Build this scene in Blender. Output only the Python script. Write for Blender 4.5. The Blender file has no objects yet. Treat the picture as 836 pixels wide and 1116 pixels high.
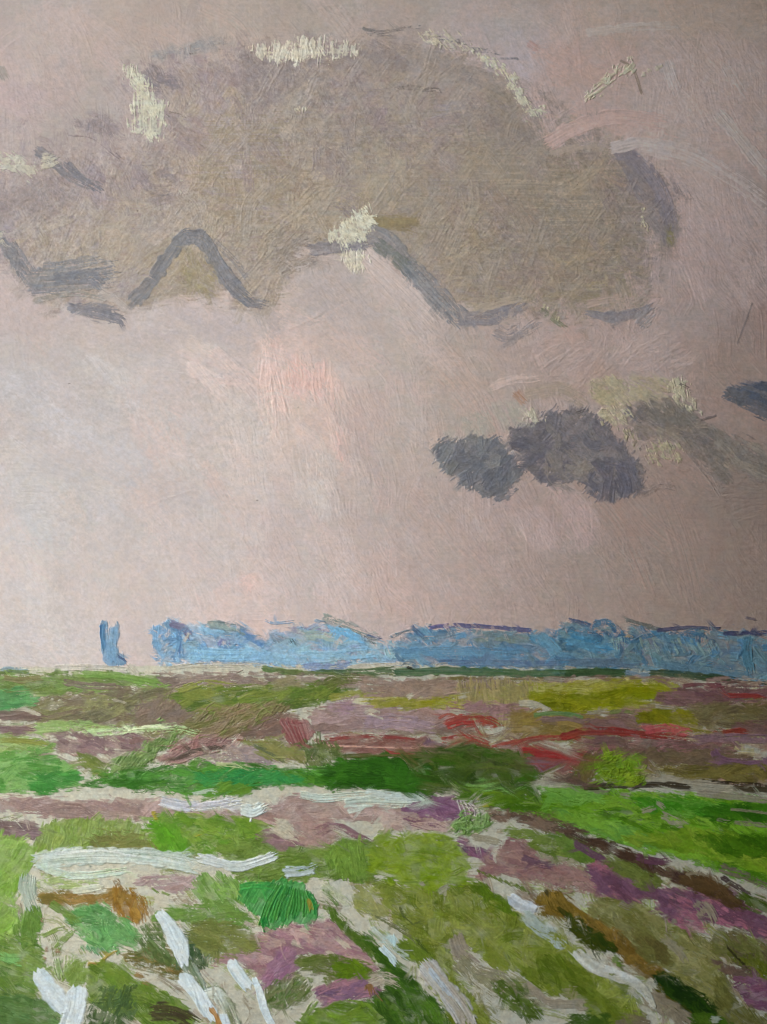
import bpy, math, random
import numpy as np

# ---------------------------------------------------------------- scale and frame
K = 0.6 / 836.0                  # metres per photo unit on the painting
SS = 1.5                        # paint samples per unit
MG = 30                          # the painting runs on beyond what the photo shows
W, H = int((836 + 2*MG)*SS), int((1116 + 2*MG)*SS)
ZC = 1.5                         # height of the middle of the painting
rs = np.random.RandomState(11)
random.seed(11)

# ---------------------------------------------------------------- noise
_T = rs.rand(256, 256).astype(np.float32)
def vn(x, y, seed=0):
    x = x + seed*17.31; y = y + seed*29.77
    xi = np.floor(x).astype(np.int32); yi = np.floor(y).astype(np.int32)
    fx = (x - xi).astype(np.float32); fy = (y - yi).astype(np.float32)
    fx = fx*fx*(3-2*fx); fy = fy*fy*(3-2*fy)
    x0 = xi & 255; x1 = (xi+1) & 255; y0 = yi & 255; y1 = (yi+1) & 255
    a = _T[y0, x0]; b = _T[y0, x1]; c = _T[y1, x0]; d = _T[y1, x1]
    return (a + (b-a)*fx)*(1-fy) + (c + (d-c)*fx)*fy
def fbm(x, y, seed=0, o=3):
    s = 0; t = 0; a = 1.0
    for i in range(o):
        s = s + a*vn(x*2**i, y*2**i, seed+i*3); t += a; a *= .55
    return s/t
def streak(x, y, ang, ln, wd, seed=0):
    ca, sa = math.cos(ang), math.sin(ang)
    u = x*ca + y*sa; v = -x*sa + y*ca
    v = v + 2.0*(vn(u/60., v/60., seed+5)-.5)*wd
    return .65*vn(u/ln, v/wd, seed) + .35*vn(u/(ln*.6), v/(wd*.5), seed+1)
def sst(a, b, x):
    t = np.clip((x-a)/(b-a), 0, 1); return t*t*(3-2*t)

# ---------------------------------------------------------------- pigments
# pigment = the tone judged by eye at a place, divided by how much light reaches that place of the board
_lx = np.array([0,100,200,305,409,500,578,670,768,836.]); _ly = np.array([0,150,300,550,771,865,950,1032,1116.])
_lt = np.array([[.95,.92,.84,.74,.62,.53,.46,.40,.335,.30],[1.01,.97,.885,.78,.67,.58,.505,.445,.37,.335],
 [1.03,1.01,.94,.83,.715,.61,.545,.475,.40,.365],[1.05,1.02,.97,.865,.75,.65,.58,.51,.43,.40],
 [1.05,1.03,.97,.87,.765,.67,.605,.53,.465,.42],[1.05,1.03,.96,.87,.77,.675,.61,.53,.46,.425],
 [1.04,1.03,.955,.87,.77,.675,.61,.53,.455,.42],[.99,.98,.935,.845,.75,.655,.60,.53,.455,.42],
 [.875,.87,.83,.755,.67,.605,.56,.50,.44,.405]])
def light(x, y):
    """how brightly the window lights a place on the board (measured on a plain grey board)"""
    x = np.clip(x, 0, 836); y = np.clip(y, 0, 1116)
    i = np.clip(np.searchsorted(_lx, x)-1, 0, 8); j = np.clip(np.searchsorted(_ly, y)-1, 0, 7)
    u = (x-_lx[i])/(_lx[i+1]-_lx[i]); v = (y-_ly[j])/(_ly[j+1]-_ly[j])
    g = (_lt[j,i]*(1-u)+_lt[j,i+1]*u)*(1-v)+(_lt[j+1,i]*(1-u)+_lt[j+1,i+1]*u)*v
    w = x/836.
    return np.stack([g*(1.045-.055*w), g, g*(.945+.045*w)], -1)
def lin(c):
    c = np.asarray(c, np.float32)/255.
    return np.where(c <= .04045, c/12.92, ((c+.055)/1.055)**2.4)
GAIN = 1.0
MOD = [None]                     # a correction of the eye's colour estimates, per passage
def pig(c, x, y):
    l = lin(c)
    if MOD[0] is not None: l = MOD[0](l, x, y)
    g = light(x, y)
    l = l/g*GAIN-.006
    return np.clip(l*min(1., .88/max(l.max(), 1e-4)), .003, .9)

gy, gx = np.mgrid[0:H, 0:W].astype(np.float32)
gx = gx/SS - MG; gy = gy/SS - MG          # photo units at every sample
COL = np.zeros((H, W, 3), np.float32)
HT = np.zeros((H, W), np.float32)
OWN = np.zeros((H, W), np.int16)
RIB = (.6*vn(gx/38., gy/1.9, 40) + .4*vn(gx/12., gy/1.5, 41)).astype(np.float32)
WEFT = (vn(gx/2.4, gy/30., 43)).astype(np.float32)
TOOTH = fbm(gx/2.2, gy/2.2, 44, 2).astype(np.float32)

HP = .6                          # body of the paint
PARTS = []                       # (name, parent index, label)
def part(name, label=None, parent=None):
    PARTS.append((name, parent, label)); return len(PARTS)-1

def win(x0, y0, x1, y1):
    a = max(0, int((x0+MG)*SS)); b = min(W, int((x1+MG)*SS)+2)
    c = max(0, int((y0+MG)*SS)); d = min(H, int((y1+MG)*SS)+2)
    if b-a < 2 or d-c < 2: return None
    return slice(c, d), slice(a, b)

def spline(pts, n=6, closed=False):
    p = np.array(pts, np.float64)
    if len(p) < 3 and not closed:
        t = np.linspace(0, 1, n+1)[:, None]; return p[0]*(1-t)+p[1]*t
    if closed: q = np.vstack([p[-1], p, p[0], p[1]])
    else: q = np.vstack([2*p[0]-p[1], p, 2*p[-1]-p[-2]])
    out = []
    for i in range(1, len(q)-2):
        for t in np.arange(n)/n:
            a, b, c, d = q[i-1], q[i], q[i+1], q[i+2]
            out.append(.5*((2*b)+(c-a)*t+(2*a-5*b+4*c-d)*t*t+(3*b-a-3*c+d)*t**3))
    if not closed: out.append(q[-2])
    return np.array(out)

def poly_sd(poly, X, Y):
    n = len(poly); d2 = np.full(X.shape, 1e9, np.float32); ins = np.zeros(X.shape, bool)
    for i in range(n):
        ax, ay = poly[i]; bx, by = poly[(i+1) % n]
        ex, ey = bx-ax, by-ay; L = ex*ex+ey*ey+1e-9
        t = np.clip(((X-ax)*ex+(Y-ay)*ey)/L, 0, 1)
        dx = X-ax-t*ex; dy = Y-ay-t*ey
        np.minimum(d2, dx*dx+dy*dy, out=d2)
        if abs(ey) > 1e-9:
            c = (ay > Y) != (by > Y)
            ins ^= c & (X < ex*(Y-ay)/ey+ax)
    d = np.sqrt(d2)
    return np.where(ins, d, -d)

def palmix(pal, t):
    pal = np.asarray(pal, np.float32)
    if len(pal) == 1: return np.broadcast_to(pal[0], t.shape+(3,)).copy()
    t = np.clip(t, 0, .9999)*(len(pal)-1); i = t.astype(int); f = (t-i)[..., None]
    return pal[i]*(1-f)+pal[i+1]*f

def lay(sl, a, col, hh, own, keep=.5):
    """put paint of coverage a, colour col and body hh on the board"""
    A = a[..., None]
    COL[sl] = COL[sl]*(1-A)+col*A
    HT[sl] = HT[sl]*(1-keep*a)+hh*a
    if own is not None:
        o = OWN[sl]; o[a > .5] = own; OWN[sl] = o

_seed = [100]
def nseed():
    _seed[0] += 1; return _seed[0]

def Pt(own, poly, pal, ang=0, rag=3., dry=0., ln=26, wd=2.2, var=.13, mix=.12, h=.5, op=1., soft=.9, smooth=True, iso=0., con=2.0):
    """a patch of brushed paint with a ragged outline"""
    h = h*HP; wd = wd*.75
    sd_ = nseed(); ang = math.radians(ang)
    q = spline(poly, 4, True) if smooth else np.array(poly, float)
    e = rag*1.6+soft+3
    sl = win(q[:,0].min()-e, q[:,1].min()-e, q[:,0].max()+e, q[:,1].max()+e)
    if sl is None: return
    X, Y = gx[sl], gy[sl]
    sd = poly_sd(q, X, Y)
    sN = streak(X, Y, ang, max(ln*.5, 5), wd*1.2, sd_)
    sd = sd + rag*(1.9*(sN-.5) + 1.0*(vn(X/7., Y/7., sd_+9)-.5) + .5*(TOOTH[sl]-.5))
    a = sst(-soft, soft, sd)
    br = streak(X, Y, ang, ln, wd, sd_+20)
    if iso > 0: br = br*(1-iso)+iso*fbm(X/4., Y/4., sd_+21, 2)
    if dry > 0:
        g = .5*br+.25*RIB[sl]+.25*TOOTH[sl]
        g = (g-.5)*1.6+.5
        g = g + .22*np.clip(sd/14., 0, 1)-.08
        a = a*sst(dry-.09, dry+.09, g)
    cx, cy = q.mean(0)
    if callable(pal): col = pal(X, Y)
    else:
        P = [pig(c, np.clip(cx, 0, 836), np.clip(cy, 0, 1116)) for c in pal]
        t = .5+con*(.55*(streak(X, Y, ang, ln*1.6, wd*4, sd_+30)-.5)+.35*(fbm(X/26., Y/16., sd_+31, 2)-.5)+.25*(br-.5))
        col = palmix(P, t)
    col = col*(1+var*2*(br-.5)+.5*var*(TOOTH[sl]-.5))[..., None]
    if mix > 0:
        m = np.clip(mix*2*vn(X/9., Y/9., sd_+40), 0, 1)[..., None]
        col = col*(1-m)+COL[sl]*m
    ridge = np.exp(-((sd-1.6)/1.3)**2)*.45
    lay(sl, a*op, np.clip(col, .003, .92), h*(.35+1.3*(br-.15)+ridge), own)

def St(own, pts, w, col, col2=None, dry=.0, bris=1.6, h=.7, mix=.12, op=1., rag=.5, var=.14, mask=None, taper=None, raw=False, start=.3, end=.3, soft=.18):
    """one brush stroke: bristle lines along it, ragged run-out, raised edges"""
    h = h*HP; bris = max(.8, bris*.62)
    sd_ = nseed()
    p = spline(pts, 6) if len(pts) > 2 else spline(pts, 1)
    hw = w/2.
    e = hw+4
    sl = win(p[:,0].min()-e, p[:,1].min()-e, p[:,0].max()+e, p[:,1].max()+e)
    if sl is None: return
    X, Y = gx[sl], gy[sl]
    d2 = np.full(X.shape, 1e9, np.float32); U = np.zeros(X.shape, np.float32); V = np.zeros(X.shape, np.float32)
    s = 0.
    for i in range(len(p)-1):
        ax, ay = p[i]; ex, ey = p[i+1]-p[i]; L = math.hypot(ex, ey)+1e-6
        t = ((X-ax)*ex+(Y-ay)*ey)/(L*L)
        lo = -9 if i == 0 else 0; hi = 9 if i == len(p)-2 else 1
        tc = np.clip(t, lo, hi); dx = X-ax-tc*ex; dy = Y-ay-tc*ey
        D = dx*dx+dy*dy; m = D < d2
        d2[m] = D[m]; U[m] = (s+tc*L)[m]; V[m] = ((ex*dy-ey*dx)/L)[m]
        s += L
    Lt = s
    hwv = hw
    if taper is not None: hwv = hw*np.interp(U/Lt, np.linspace(0, 1, len(taper)), taper).astype(np.float32)+.01
    v = V/hwv
    b = .6*vn(V/bris+50, U/max(24., Lt*.35), sd_)+.4*vn(V/(bris*.5)+90, U/max(12., Lt*.2), sd_+1)
    en = vn(U/6., V/2.5+7, sd_+2)
    av = sst(1+soft*.5, 1-soft, np.abs(v)+rag*.35*(en-.5)*2)
    rl = rag*hw*1.6+1.5
    e0 = U+hw*start*np.sqrt(np.clip(1-v*v, 0, 1))-(vn(V/bris, 3+0*U, sd_+3)-.35)*rl*.6
    e1 = Lt-U+hw*end*np.sqrt(np.clip(1-v*v, 0, 1))-(vn(V/bris, 8+0*U, sd_+4)-.25)*rl*1.5
    a = av*sst(-1., 1., e0)*sst(-1., 1.2, e1)
    if dry > 0:
        g = (.55*b+.22*RIB[sl]+.23*TOOTH[sl]-.5)*1.7+.5
        load = .15*(1-np.clip(U/Lt, 0, 1)*1.6)
        a = a*sst(dry-.1, dry+.1, g+load)
    if mask is not None: a = a*mask[sl]
    if raw: c1 = np.asarray(col, np.float32); c2 = c1 if col2 is None else np.asarray(col2, np.float32)
    else:
        cx, cy = np.clip(p[:,0].mean(), 0, 836), np.clip(p[:,1].mean(), 0, 1116)
        c1 = pig(col, cx, cy); c2 = c1 if col2 is None else pig(col2, cx, cy)
    t = np.clip(.5+2.2*(vn(V/(bris*2.5)+20, U/40., sd_+6)-.5), 0, 1)[..., None]
    C = (c1*(1-t)+c2*t)*(1+var*2*(b-.5))[..., None]
    if mix > 0:
        m = np.clip(mix*2*vn(V/bris, U/30., sd_+7), 0, 1)[..., None]
        C = C*(1-m)+COL[sl]*m
    ridge = .55*np.exp(-((np.abs(v)-.86)/.13)**2)+.4*np.exp(-(e1/2.2)**2)
    lay(sl, a*op, np.clip(C, .003, .92), h*(.3+1.3*(b-.15)+ridge), own, .45)

def mask_of(poly, rag=4., soft=3., ang=0):
    q = spline(poly, 4, True); M = np.zeros((H, W), np.float32); e = rag*2+soft+2
    sl = win(q[:,0].min()-e, q[:,1].min()-e, q[:,0].max()+e, q[:,1].max()+e)
    X, Y = gx[sl], gy[sl]; s = nseed()
    sd = poly_sd(q, X, Y)+rag*(1.5*(streak(X, Y, math.radians(ang), 12, 2.5, s)-.5)+1.2*(vn(X/8., Y/8., s+3)-.5))
    M[sl] = sst(-soft, soft, sd); return M, q

def inside(q, x, y):
    r = False; n = len(q)
    for i in range(n):
        ax, ay = q[i]; bx, by = q[(i+1) % n]
        if (ay > y) != (by > y) and x < (bx-ax)*(y-ay)/(by-ay+1e-12)+ax: r = not r
    return r

def Sc(own, poly, pal, n, ln, w, ang, jit=18, curve=.12, clip=True, rag=4., soft=3., jc=.06, **kw):
    """many strokes brushed within an outline; pal may be a colour field"""
    if clip: M, q = mask_of(poly, rag, soft, ang if not callable(ang) else 0)
    else: M, q = None, spline(poly, 4, True)
    x0, y0 = q.min(0); x1, y1 = q.max(0)
    k = 0; tries = 0
    while k < n and tries < n*30:
        tries += 1
        x = random.uniform(x0, x1); y = random.uniform(y0, y1)
        if not inside(q, x, y): continue
        k += 1
        a = (ang(x, y) if callable(ang) else ang)+random.gauss(0, jit)
        a = math.radians(a); l = ln*random.uniform(.55, 1.35); ww = w*random.uniform(.6, 1.35)
        c = random.gauss(0, curve)*l
        dx, dy = math.cos(a)*l/2, math.sin(a)*l/2
        pts = [(x-dx, y-dy), (x-math.sin(a)*c, y+math.cos(a)*c), (x+dx, y+dy)]
        if random.random() < .5: pts.reverse()
        if callable(pal):
            col = pal(np.float32(x), np.float32(y)).reshape(3)
        else: 
            i = random.randrange(len(pal)); col = pig(pal[i], min(max(x, 0), 836), min(max(y, 0), 1116))
        col = np.clip(col*(1+random.gauss(0, jc))*np.array([1+random.gauss(0, jc*.25), 1, 1+random.gauss(0, jc*.3)]), .004, .9)
        St(own, pts, ww, col, raw=True, mask=M, **kw)

def Sp(own, poly, col, n, size=(1.5, 4), h=1., ang=None, **kw):
    """small separate dabs of thick paint"""
    q = spline(poly, 4, True); x0, y0 = q.min(0); x1, y1 = q.max(0); k = 0; t = 0
    while k < n and t < n*40:
        t += 1
        x = random.uniform(x0, x1); y = random.uniform(y0, y1)
        if not inside(q, x, y): continue
        k += 1; s = random.uniform(*size); a = random.uniform(0, 6.28) if ang is None else math.radians(ang+random.gauss(0, 20))
        St(own, [(x, y), (x+math.cos(a)*s, y+math.sin(a)*s)], s*random.uniform(.8, 1.3), col, h=h, rag=.8, **kw)

def Sm(n, poly, ang, ln=16, w=7, jit=15, op=.8, dry=.3):
    """drag the wet paint: short strokes that carry the colour behind them forward"""
    q = spline(poly, 4, True); x0, y0 = q.min(0); x1, y1 = q.max(0); k = 0
    while k < n:
        x = random.uniform(x0, x1); y = random.uniform(y0, y1)
        if not inside(q, x, y): continue
        k += 1
        a = math.radians((ang(x, y) if callable(ang) else ang)+random.gauss(0, jit)); l = ln*random.uniform(.6, 1.5); ww = w*random.uniform(.6, 1.5)/2
        if random.random() < .5: a += math.pi
        e = l+ww+2; sl = win(x-e, y-e, x+e, y+e)
        if sl is None: continue
        X, Y = gx[sl]-x, gy[sl]-y; ca, sa = math.cos(a), math.sin(a)
        u = X*ca+Y*sa; v = -X*sa+Y*ca+random.gauss(0, .02)*u*u/ln; sd_ = nseed()
        b = .6*vn(v/1.1+50, u/30., sd_)+.4*vn(v/.7+90, u/16., sd_+1)
        A = sst(0, 2., u+.5)*sst(1.05, .75, np.abs(v)/ww+.4*(b-.5))*sst(0, l*.5, l*(1.15-.6*b)-u)*sst(dry-.12, dry+.12, b)*op
        back = np.clip(u, 0, l)*(.55+.5*b)
        ii = np.clip(np.round((gx[sl]-back*ca+MG)*SS).astype(int), 0, W-1); jj = np.clip(np.round((gy[sl]-back*sa+MG)*SS).astype(int), 0, H-1)
        C2 = COL[jj, ii]*(1+.2*(b-.5))[..., None]
        A3 = A[..., None]; COL[sl] = COL[sl]*(1-A3)+C2*A3
        HT[sl] = HT[sl]*(1-.35*A)+A*.5*HP*(b+.1)

# ================================================================ what is painted
p_prim_wash = part('primer_and_wash', 'buff priming of the board and thin field washes, showing between strokes')
p_sky = part('painted_sky', 'thin pink and mauve grey sky with fine bristle marks')
p_cloud = part('painted_cloud', 'large olive grey cloud filling the upper middle of the painting')
p_cl_hi = None
p_cl_sh = 'cloud'
p_lc = part('painted_cloud', 'slate dab of cloud with one rounded lobe, left of the dark cloud row')
p_rc = part('painted_cloud', 'dark grey cloud of heavy rounded lobes low on the right')
p_rc_hi = 'low'
p_bc = part('painted_cloud', 'blue slate cloud dab at the right edge')

# ---- priming coat
COL[:] = 0
_pc = np.array([pig((200,199,180), 65, 865), pig((146,140,122), 630, 1094)])
_t = np.clip(.5+1.2*(fbm(gx/60., gy/40., 60, 3)-.5), 0, 1)[..., None]
COL[:] = _pc[0]*(1-_t*.45)+_pc[1]*_t*.45
COL *= (1+.07*(RIB-.5)+.05*(TOOTH-.5))[..., None]
HT[:] = .26*RIB+.06*WEFT+.14*TOOTH
OWN[:] = p_prim_wash

PRIM = (COL.copy(), HT.copy())

# ---- sky: a field of colours judged by eye
_sk = [(10,10,178,166,163),(60,40,190,175,170),(150,20,180,165,158),(100,90,178,165,161),(30,110,190,172,170),(60,150,172,160,155),
(300,20,172,160,153),(420,20,165,152,146),(560,10,158,147,143),(560,50,160,150,151),(640,70,162,142,136),(650,20,150,140,133),(760,20,137,127,118),
(810,70,146,136,132),(830,10,125,116,108),(770,100,150,140,137),(740,120,150,140,136),(830,120,138,128,124),(640,110,152,138,134),(760,200,148,138,134),
(830,220,128,117,113),(780,260,142,130,128),(760,330,140,129,126),(830,330,120,108,104),(800,400,125,112,105),(700,380,150,138,134),(660,390,150,136,130),
(600,380,160,144,138),(560,400,165,150,143),(500,420,172,158,150),(450,400,182,168,160),(420,350,186,172,166),(350,330,180,168,163),(340,400,195,180,175),
(240,400,200,186,182),(200,420,198,187,184),(120,370,196,184,180),(60,350,195,183,180),(20,320,196,180,177),(40,420,192,184,184),(100,450,196,188,186),
(170,480,204,192,188),(250,500,206,193,188),(310,450,214,198,188),(370,470,206,184,176),(330,400,214,192,184),(450,480,180,166,158),(400,560,188,172,166),
(300,560,202,188,184),(200,560,200,190,187),(100,560,202,194,191),(30,560,206,198,196),(30,630,214,204,199),(20,690,212,204,200),(100,650,208,197,192),
(200,640,208,194,189),(280,640,212,191,185),(340,640,200,184,178),(410,650,192,172,165),(470,620,178,160,154),(540,600,165,147,140),(470,560,178,162,156),
(600,540,158,140,134),(560,560,165,147,142),(620,620,152,135,128),(700,620,140,125,118),(800,630,127,112,105),(830,560,118,104,97),(760,560,130,115,108),
(700,560,142,126,119),(540,660,165,147,141),(640,660,146,130,122),(740,670,131,117,109),(830,680,118,105,98),(420,690,187,167,162),(150,700,207,192,188)]
_sk = [(x, y, r+(9 if x > 590 and y < 420 else 0), g+(5 if x > 590 and y < 420 else 0), b+(5 if x > 590 and y < 420 else 0)) for x, y, r, g, b in _sk]
_sx = np.array([s[0] for s in _sk], float); _sy = np.array([s[1] for s in _sk], float)
_sc = np.array([pig(s[2:], s[0], s[1]) for s in _sk])
def _fieldgrid(px, py, pc, sp=11):
    xg = np.arange(-MG-sp, 836+MG+2*sp, sp); yg = np.arange(-MG-sp, 1116+MG+2*sp, sp)
    X, Y = np.meshgrid(xg, yg)
    w = 1/((X[..., None]-px)**2+(Y[..., None]-py)**2+900)**1.7
    return xg[0], yg[0], sp, (w[..., None]*pc).sum(2)/w.sum(-1)[..., None]
def _fld(g):
    x0, y0, sp, F = g
    def f(X, Y):
        u = (np.asarray(X)-x0)/sp; v = (np.asarray(Y)-y0)/sp
        i = np.clip(u.astype(int), 0, F.shape[1]-2); j = np.clip(v.astype(int), 0, F.shape[0]-2)
        a = (u-i)[..., None]; b = (v-j)[..., None]
        return (F[j,i]*(1-a)+F[j,i+1]*a)*(1-b)+(F[j+1,i]*(1-a)+F[j+1,i+1]*a)*b
    return f
skyf = _fld(_fieldgrid(_sx, _sy, _sc))
def skyc(X, Y):
    c = skyf(X, Y)
    m = (fbm(X/34., Y/26., 71, 3)-.5)
    k = (fbm(X/18., Y/30., 72, 3)-.5)
    return c*(1+.10*k)[..., None]*np.stack([1+.10*m, 1-.03*m, 1-.08*m], -1)

SKYP = [(-40,-40),(876,-40),(876,728),(640,726),(420,722),(200,724),(100,727),(-40,728)]
Pt(p_sky, SKYP, skyc, ang=2, rag=2, var=.04, mix=.10, h=.32, ln=40, wd=2.0, smooth=False)
# brushing directions over the sky
def skyang(x, y):
    if x > 560 and y < 420: return 50+40*math.sin(x/90.)
    if y > 560: return 60 if x > 300 else 35
    return 45+35*math.sin(x/110.+y/150.)
Sc(p_sky, SKYP, skyc, 330, 70, 22, skyang, jit=22, clip=False, dry=.38, bris=1.7, h=.42, mix=.25, op=.55, jc=.055, var=.07, soft=.5)
Sc(p_sky, SKYP, skyc, 260, 34, 12, skyang, jit=34, clip=False, dry=.45, bris=1.4, h=.45, mix=.2, op=.6, jc=.06, var=.08, soft=.5)

# broad diagonal sweeps of a wide brush
for _ in range(95):
    x, y = random.uniform(-10, 846), random.uniform(0, 720)
    a = math.radians(random.choice([38, 46, 58, 66, -40, 20])+random.gauss(0, 8)) if y < 560 else math.radians(random.choice([58, 70, 5, 40])+random.gauss(0, 8))
    l = random.uniform(70, 150); cv = random.gauss(0, 9); t = random.choice([np.array([1.07,1.01,.99]), np.array([1.09,1.07,1.07]), np.array([.94,.94,.95]), np.array([1.03,.97,.94])])
    dx, dy = math.cos(a)*l/2, math.sin(a)*l/2
    St(p_sky, [(x-dx, y-dy), (x-math.sin(a)*cv, y+math.cos(a)*cv), (x+dx, y+dy)], random.uniform(20, 38), skyc(np.float32(x), np.float32(y)).reshape(3)*t, raw=True, dry=.42, bris=2.2, h=.7, mix=.3, op=.75, rag=1., var=.08, soft=.5)
# pink, pale and mauve passages of the open sky
def soft(poly, pal, n, ln, w, ang, **kw):
    d = dict(jit=10, dry=.4, bris=1.5, h=.5, mix=.25, op=.6, jc=.03, var=.08, soft=.5, rag=6)
    sm = kw.pop('edge', 7); d.update(kw); ra = d.pop('rag')
    Sc(d.pop('own', p_sky), poly, pal, n, ln, w, ang, rag=ra, soft=sm, **{k: v for k, v in d.items() if k != 'soft'})
soft([(0,395),(40,400),(100,440),(170,500),(150,530),(100,520),(40,460),(0,430)], [(203,196,195),(196,190,190)], 26, 80, 22, 42, h=.6)
soft([(70,380),(130,400),(190,450),(230,520),(200,530),(140,470),(90,420)], [(206,198,195),(198,190,186)], 22, 70, 18, 48, h=.65)
soft([(130,430),(180,425),(205,470),(190,510),(160,500)], [(214,193,186),(208,190,184)], 12, 50, 18, 60)
soft([(196,372),(225,368),(280,408),(295,430),(270,440),(225,425),(200,400)], [(214,194,188),(203,186,181),(219,204,198)], 16, 62, 13, 36, h=1.0, jit=6, bris=1.9, op=.9, edge=10)
soft([(286,370),(300,362),(312,400),(318,440),(300,470),(282,450),(284,410)], [(219,190,181),(223,198,189)], 18, 60, 15, 82, h=.95, jit=8, op=.85, edge=12)
soft([(310,395),(345,390),(372,420),(384,470),(380,505),(365,490),(350,440),(320,430)], [(224,190,180),(216,184,175),(212,190,180)], 30, 50, 15, 78, h=.8, jit=9, op=.9, edge=14)
soft([(225,425),(290,440),(360,490),(372,560),(330,560),(270,540),(225,480)], [(206,195,188),(212,196,189),(200,188,182)], 36, 60, 18, 72, h=.7)
soft([(365,440),(440,400),(470,440),(450,540),(390,560),(370,510)], [(188,174,167),(182,167,162),(190,170,164)], 36, 50, 18, 70, h=.6)
soft([(430,280),(470,340),(520,380),(560,400),(500,410),(440,370),(410,320),(400,285)], [(192,176,170),(184,168,162)], 22, 60, 16, 42, h=.8)
soft([(150,352),(178,330),(195,323),(215,338),(255,336),(275,360),(270,388),(230,372),(190,385),(150,378),(110,372)], [(193,181,178),(188,177,177),(196,182,176)], 30, 50, 18, 20, h=.6)
soft([(280,340),(330,300),(380,290),(405,310),(420,350),(380,370),(320,360),(290,380)], [(185,173,168),(180,169,167),(190,176,170)], 30, 42, 16, 40, h=.6)
soft([(0,275),(20,300),(50,330),(90,350),(60,370),(20,360),(0,340)], [(200,182,177),(194,181,177)], 16, 50, 18, 40)
soft([(0,610),(30,600),(60,630),(40,650),(0,650)], [(216,200,196),(212,202,198)], 10, 46, 16, 45, h=.7)
soft([(255,630),(300,625),(300,640),(260,645)], [(217,190,183)], 6, 30, 9, 5)
soft([(545,520),(590,510),(640,550),(660,590),(600,600),(550,580),(530,545)], [(168,147,143),(160,142,138),(172,155,150)], 30, 56, 16, 62, h=.75)
soft([(560,365),(640,370),(700,350),(760,390),(720,410),(640,400),(580,405)], [(165,148,142),(156,141,136)], 26, 52, 15, -28, h=.8)
soft([(600,400),(640,385),(680,410),(640,430),(600,425)], [(158,139,130)], 10, 40, 14, -35, h=.7)
soft([(430,560),(520,530),(560,590),(560,650),(470,650),(430,610)], [(176,158,151),(168,150,145),(180,165,160)], 36, 46, 17, 55)
soft([(280,560),(380,560),(420,640),(360,670),(290,640)], [(203,188,184),(196,181,176),(206,186,180)], 40, 44, 15, 62, h=.6)
soft([(60,560),(180,540),(280,560),(280,640),(160,690),(60,690)], [(205,194,190),(200,189,185),(209,196,191)], 50, 46, 16, 75, h=.5)
soft([(0,640),(60,640),(100,690),(90,724),(0,724)], [(213,204,201),(206,197,194)], 24, 46, 14, 8, h=.6)
soft([(560,20),(600,20),(600,60),(580,90),(560,80),(545,45)], [(166,156,158),(160,150,152)], 12, 40, 14, 60)
soft([(580,45),(640,55),(670,70),(650,95),(600,90),(580,70)], [(168,145,138),(163,143,136)], 14, 44, 16, 30, h=.6)
soft([(700,40),(760,30),(836,60),(836,160),(760,150),(710,110)], [(160,145,141),(154,140,137),(164,148,142)], 44, 60, 18, 62, h=.6)
soft([(720,180),(780,190),(836,230),(836,330),(760,330),(735,260)], [(154,140,137),(148,134,131),(158,143,140)], 44, 56, 18, 55, h=.6)
soft([(640,20),(740,0),(836,0),(836,40),(720,40)], [(146,133,124),(152,138,130),(140,128,121)], 26, 60, 14, -22, h=.5)
soft([(0,20),(60,10),(140,30),(130,80),(60,110),(0,100)], [(191,172,167),(186,168,163),(194,178,173)], 26, 60, 20, 50)
soft([(0,90),(40,90),(60,130),(40,150),(0,150)], [(190,170,169),(182,167,166)], 12, 44, 16, 30)

# ---- the big cloud
CLP = [(-30,192),(15,188),(40,168),(75,165),(110,172),(140,168),(150,140),(140,108),(160,78),(190,66),(235,60),(300,50),(380,46),(450,48),(520,62),(565,98),(592,125),(600,150),
       (640,158),(690,165),(722,200),(738,240),(716,290),(700,335),(640,346),(560,346),(500,340),(472,312),(442,285),(402,266),(350,272),(318,292),(298,328),(262,334),
       (250,318),(225,326),(190,322),(160,336),(110,342),(60,330),(20,305),(-5,266),(-30,250)]
_ck = [(20,230,160,150,144),(80,190,162,150,143),(60,260,172,160,148),(120,230,170,158,144),(180,190,165,153,143),(120,300,166,155,143),(180,130,168,156,148),(230,90,163,150,144),
(240,160,166,154,143),(240,240,166,155,135),(200,300,163,151,130),(300,90,160,149,138),(320,150,162,151,136),(320,220,161,149,130),(300,290,164,152,136),(400,90,152,141,131),
(400,160,157,147,134),(400,220,154,143,124),(470,110,152,142,132),(480,180,152,141,124),(480,240,150,139,122),(500,300,148,137,120),(550,120,141,131,120),(560,180,147,136,118),
(560,240,145,134,114),(570,310,143,132,115),(640,200,143,132,113),(640,270,139,128,109),(650,330,140,129,116),(700,210,130,119,112),(710,280,136,126,114),(-20,220,165,152,148)]
_cpx = np.array([s[0] for s in _ck], float); _cpy = np.array([s[1] for s in _ck], float); _cpc = np.array([pig((s[2]+4, s[3]+4, s[4]+7), s[0], s[1]) for s in _ck])
clf = _fld(_fieldgrid(_cpx, _cpy, _cpc))
def cloudc(X, Y):
    c = clf(X, Y); m = fbm(X/12., Y/12., 81, 3)-.5; k = fbm(X/11., Y/9., 82, 3)-.5
    return c*(1+.30*k)[..., None]*np.stack([1+.08*m, 1.0+0*m, 1-.30*m], -1)
def cloudm(X, Y):                      # the mauve undertone
    return cloudc(X, Y)*np.array([.85, .81, .88])
Pt(p_cloud, CLP, cloudm, ang=0, rag=16, soft=9, var=.06, mix=.2, h=.3, ln=30, wd=2.2, op=.9)
Sc(p_cloud, CLP, cloudm, 300, 46, 15, lambda x, y: 60+40*math.sin(x/70.), jit=35, rag=8, soft=6, dry=.42, bris=1.6, h=.45, mix=.2, op=.7, var=.09)
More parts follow.
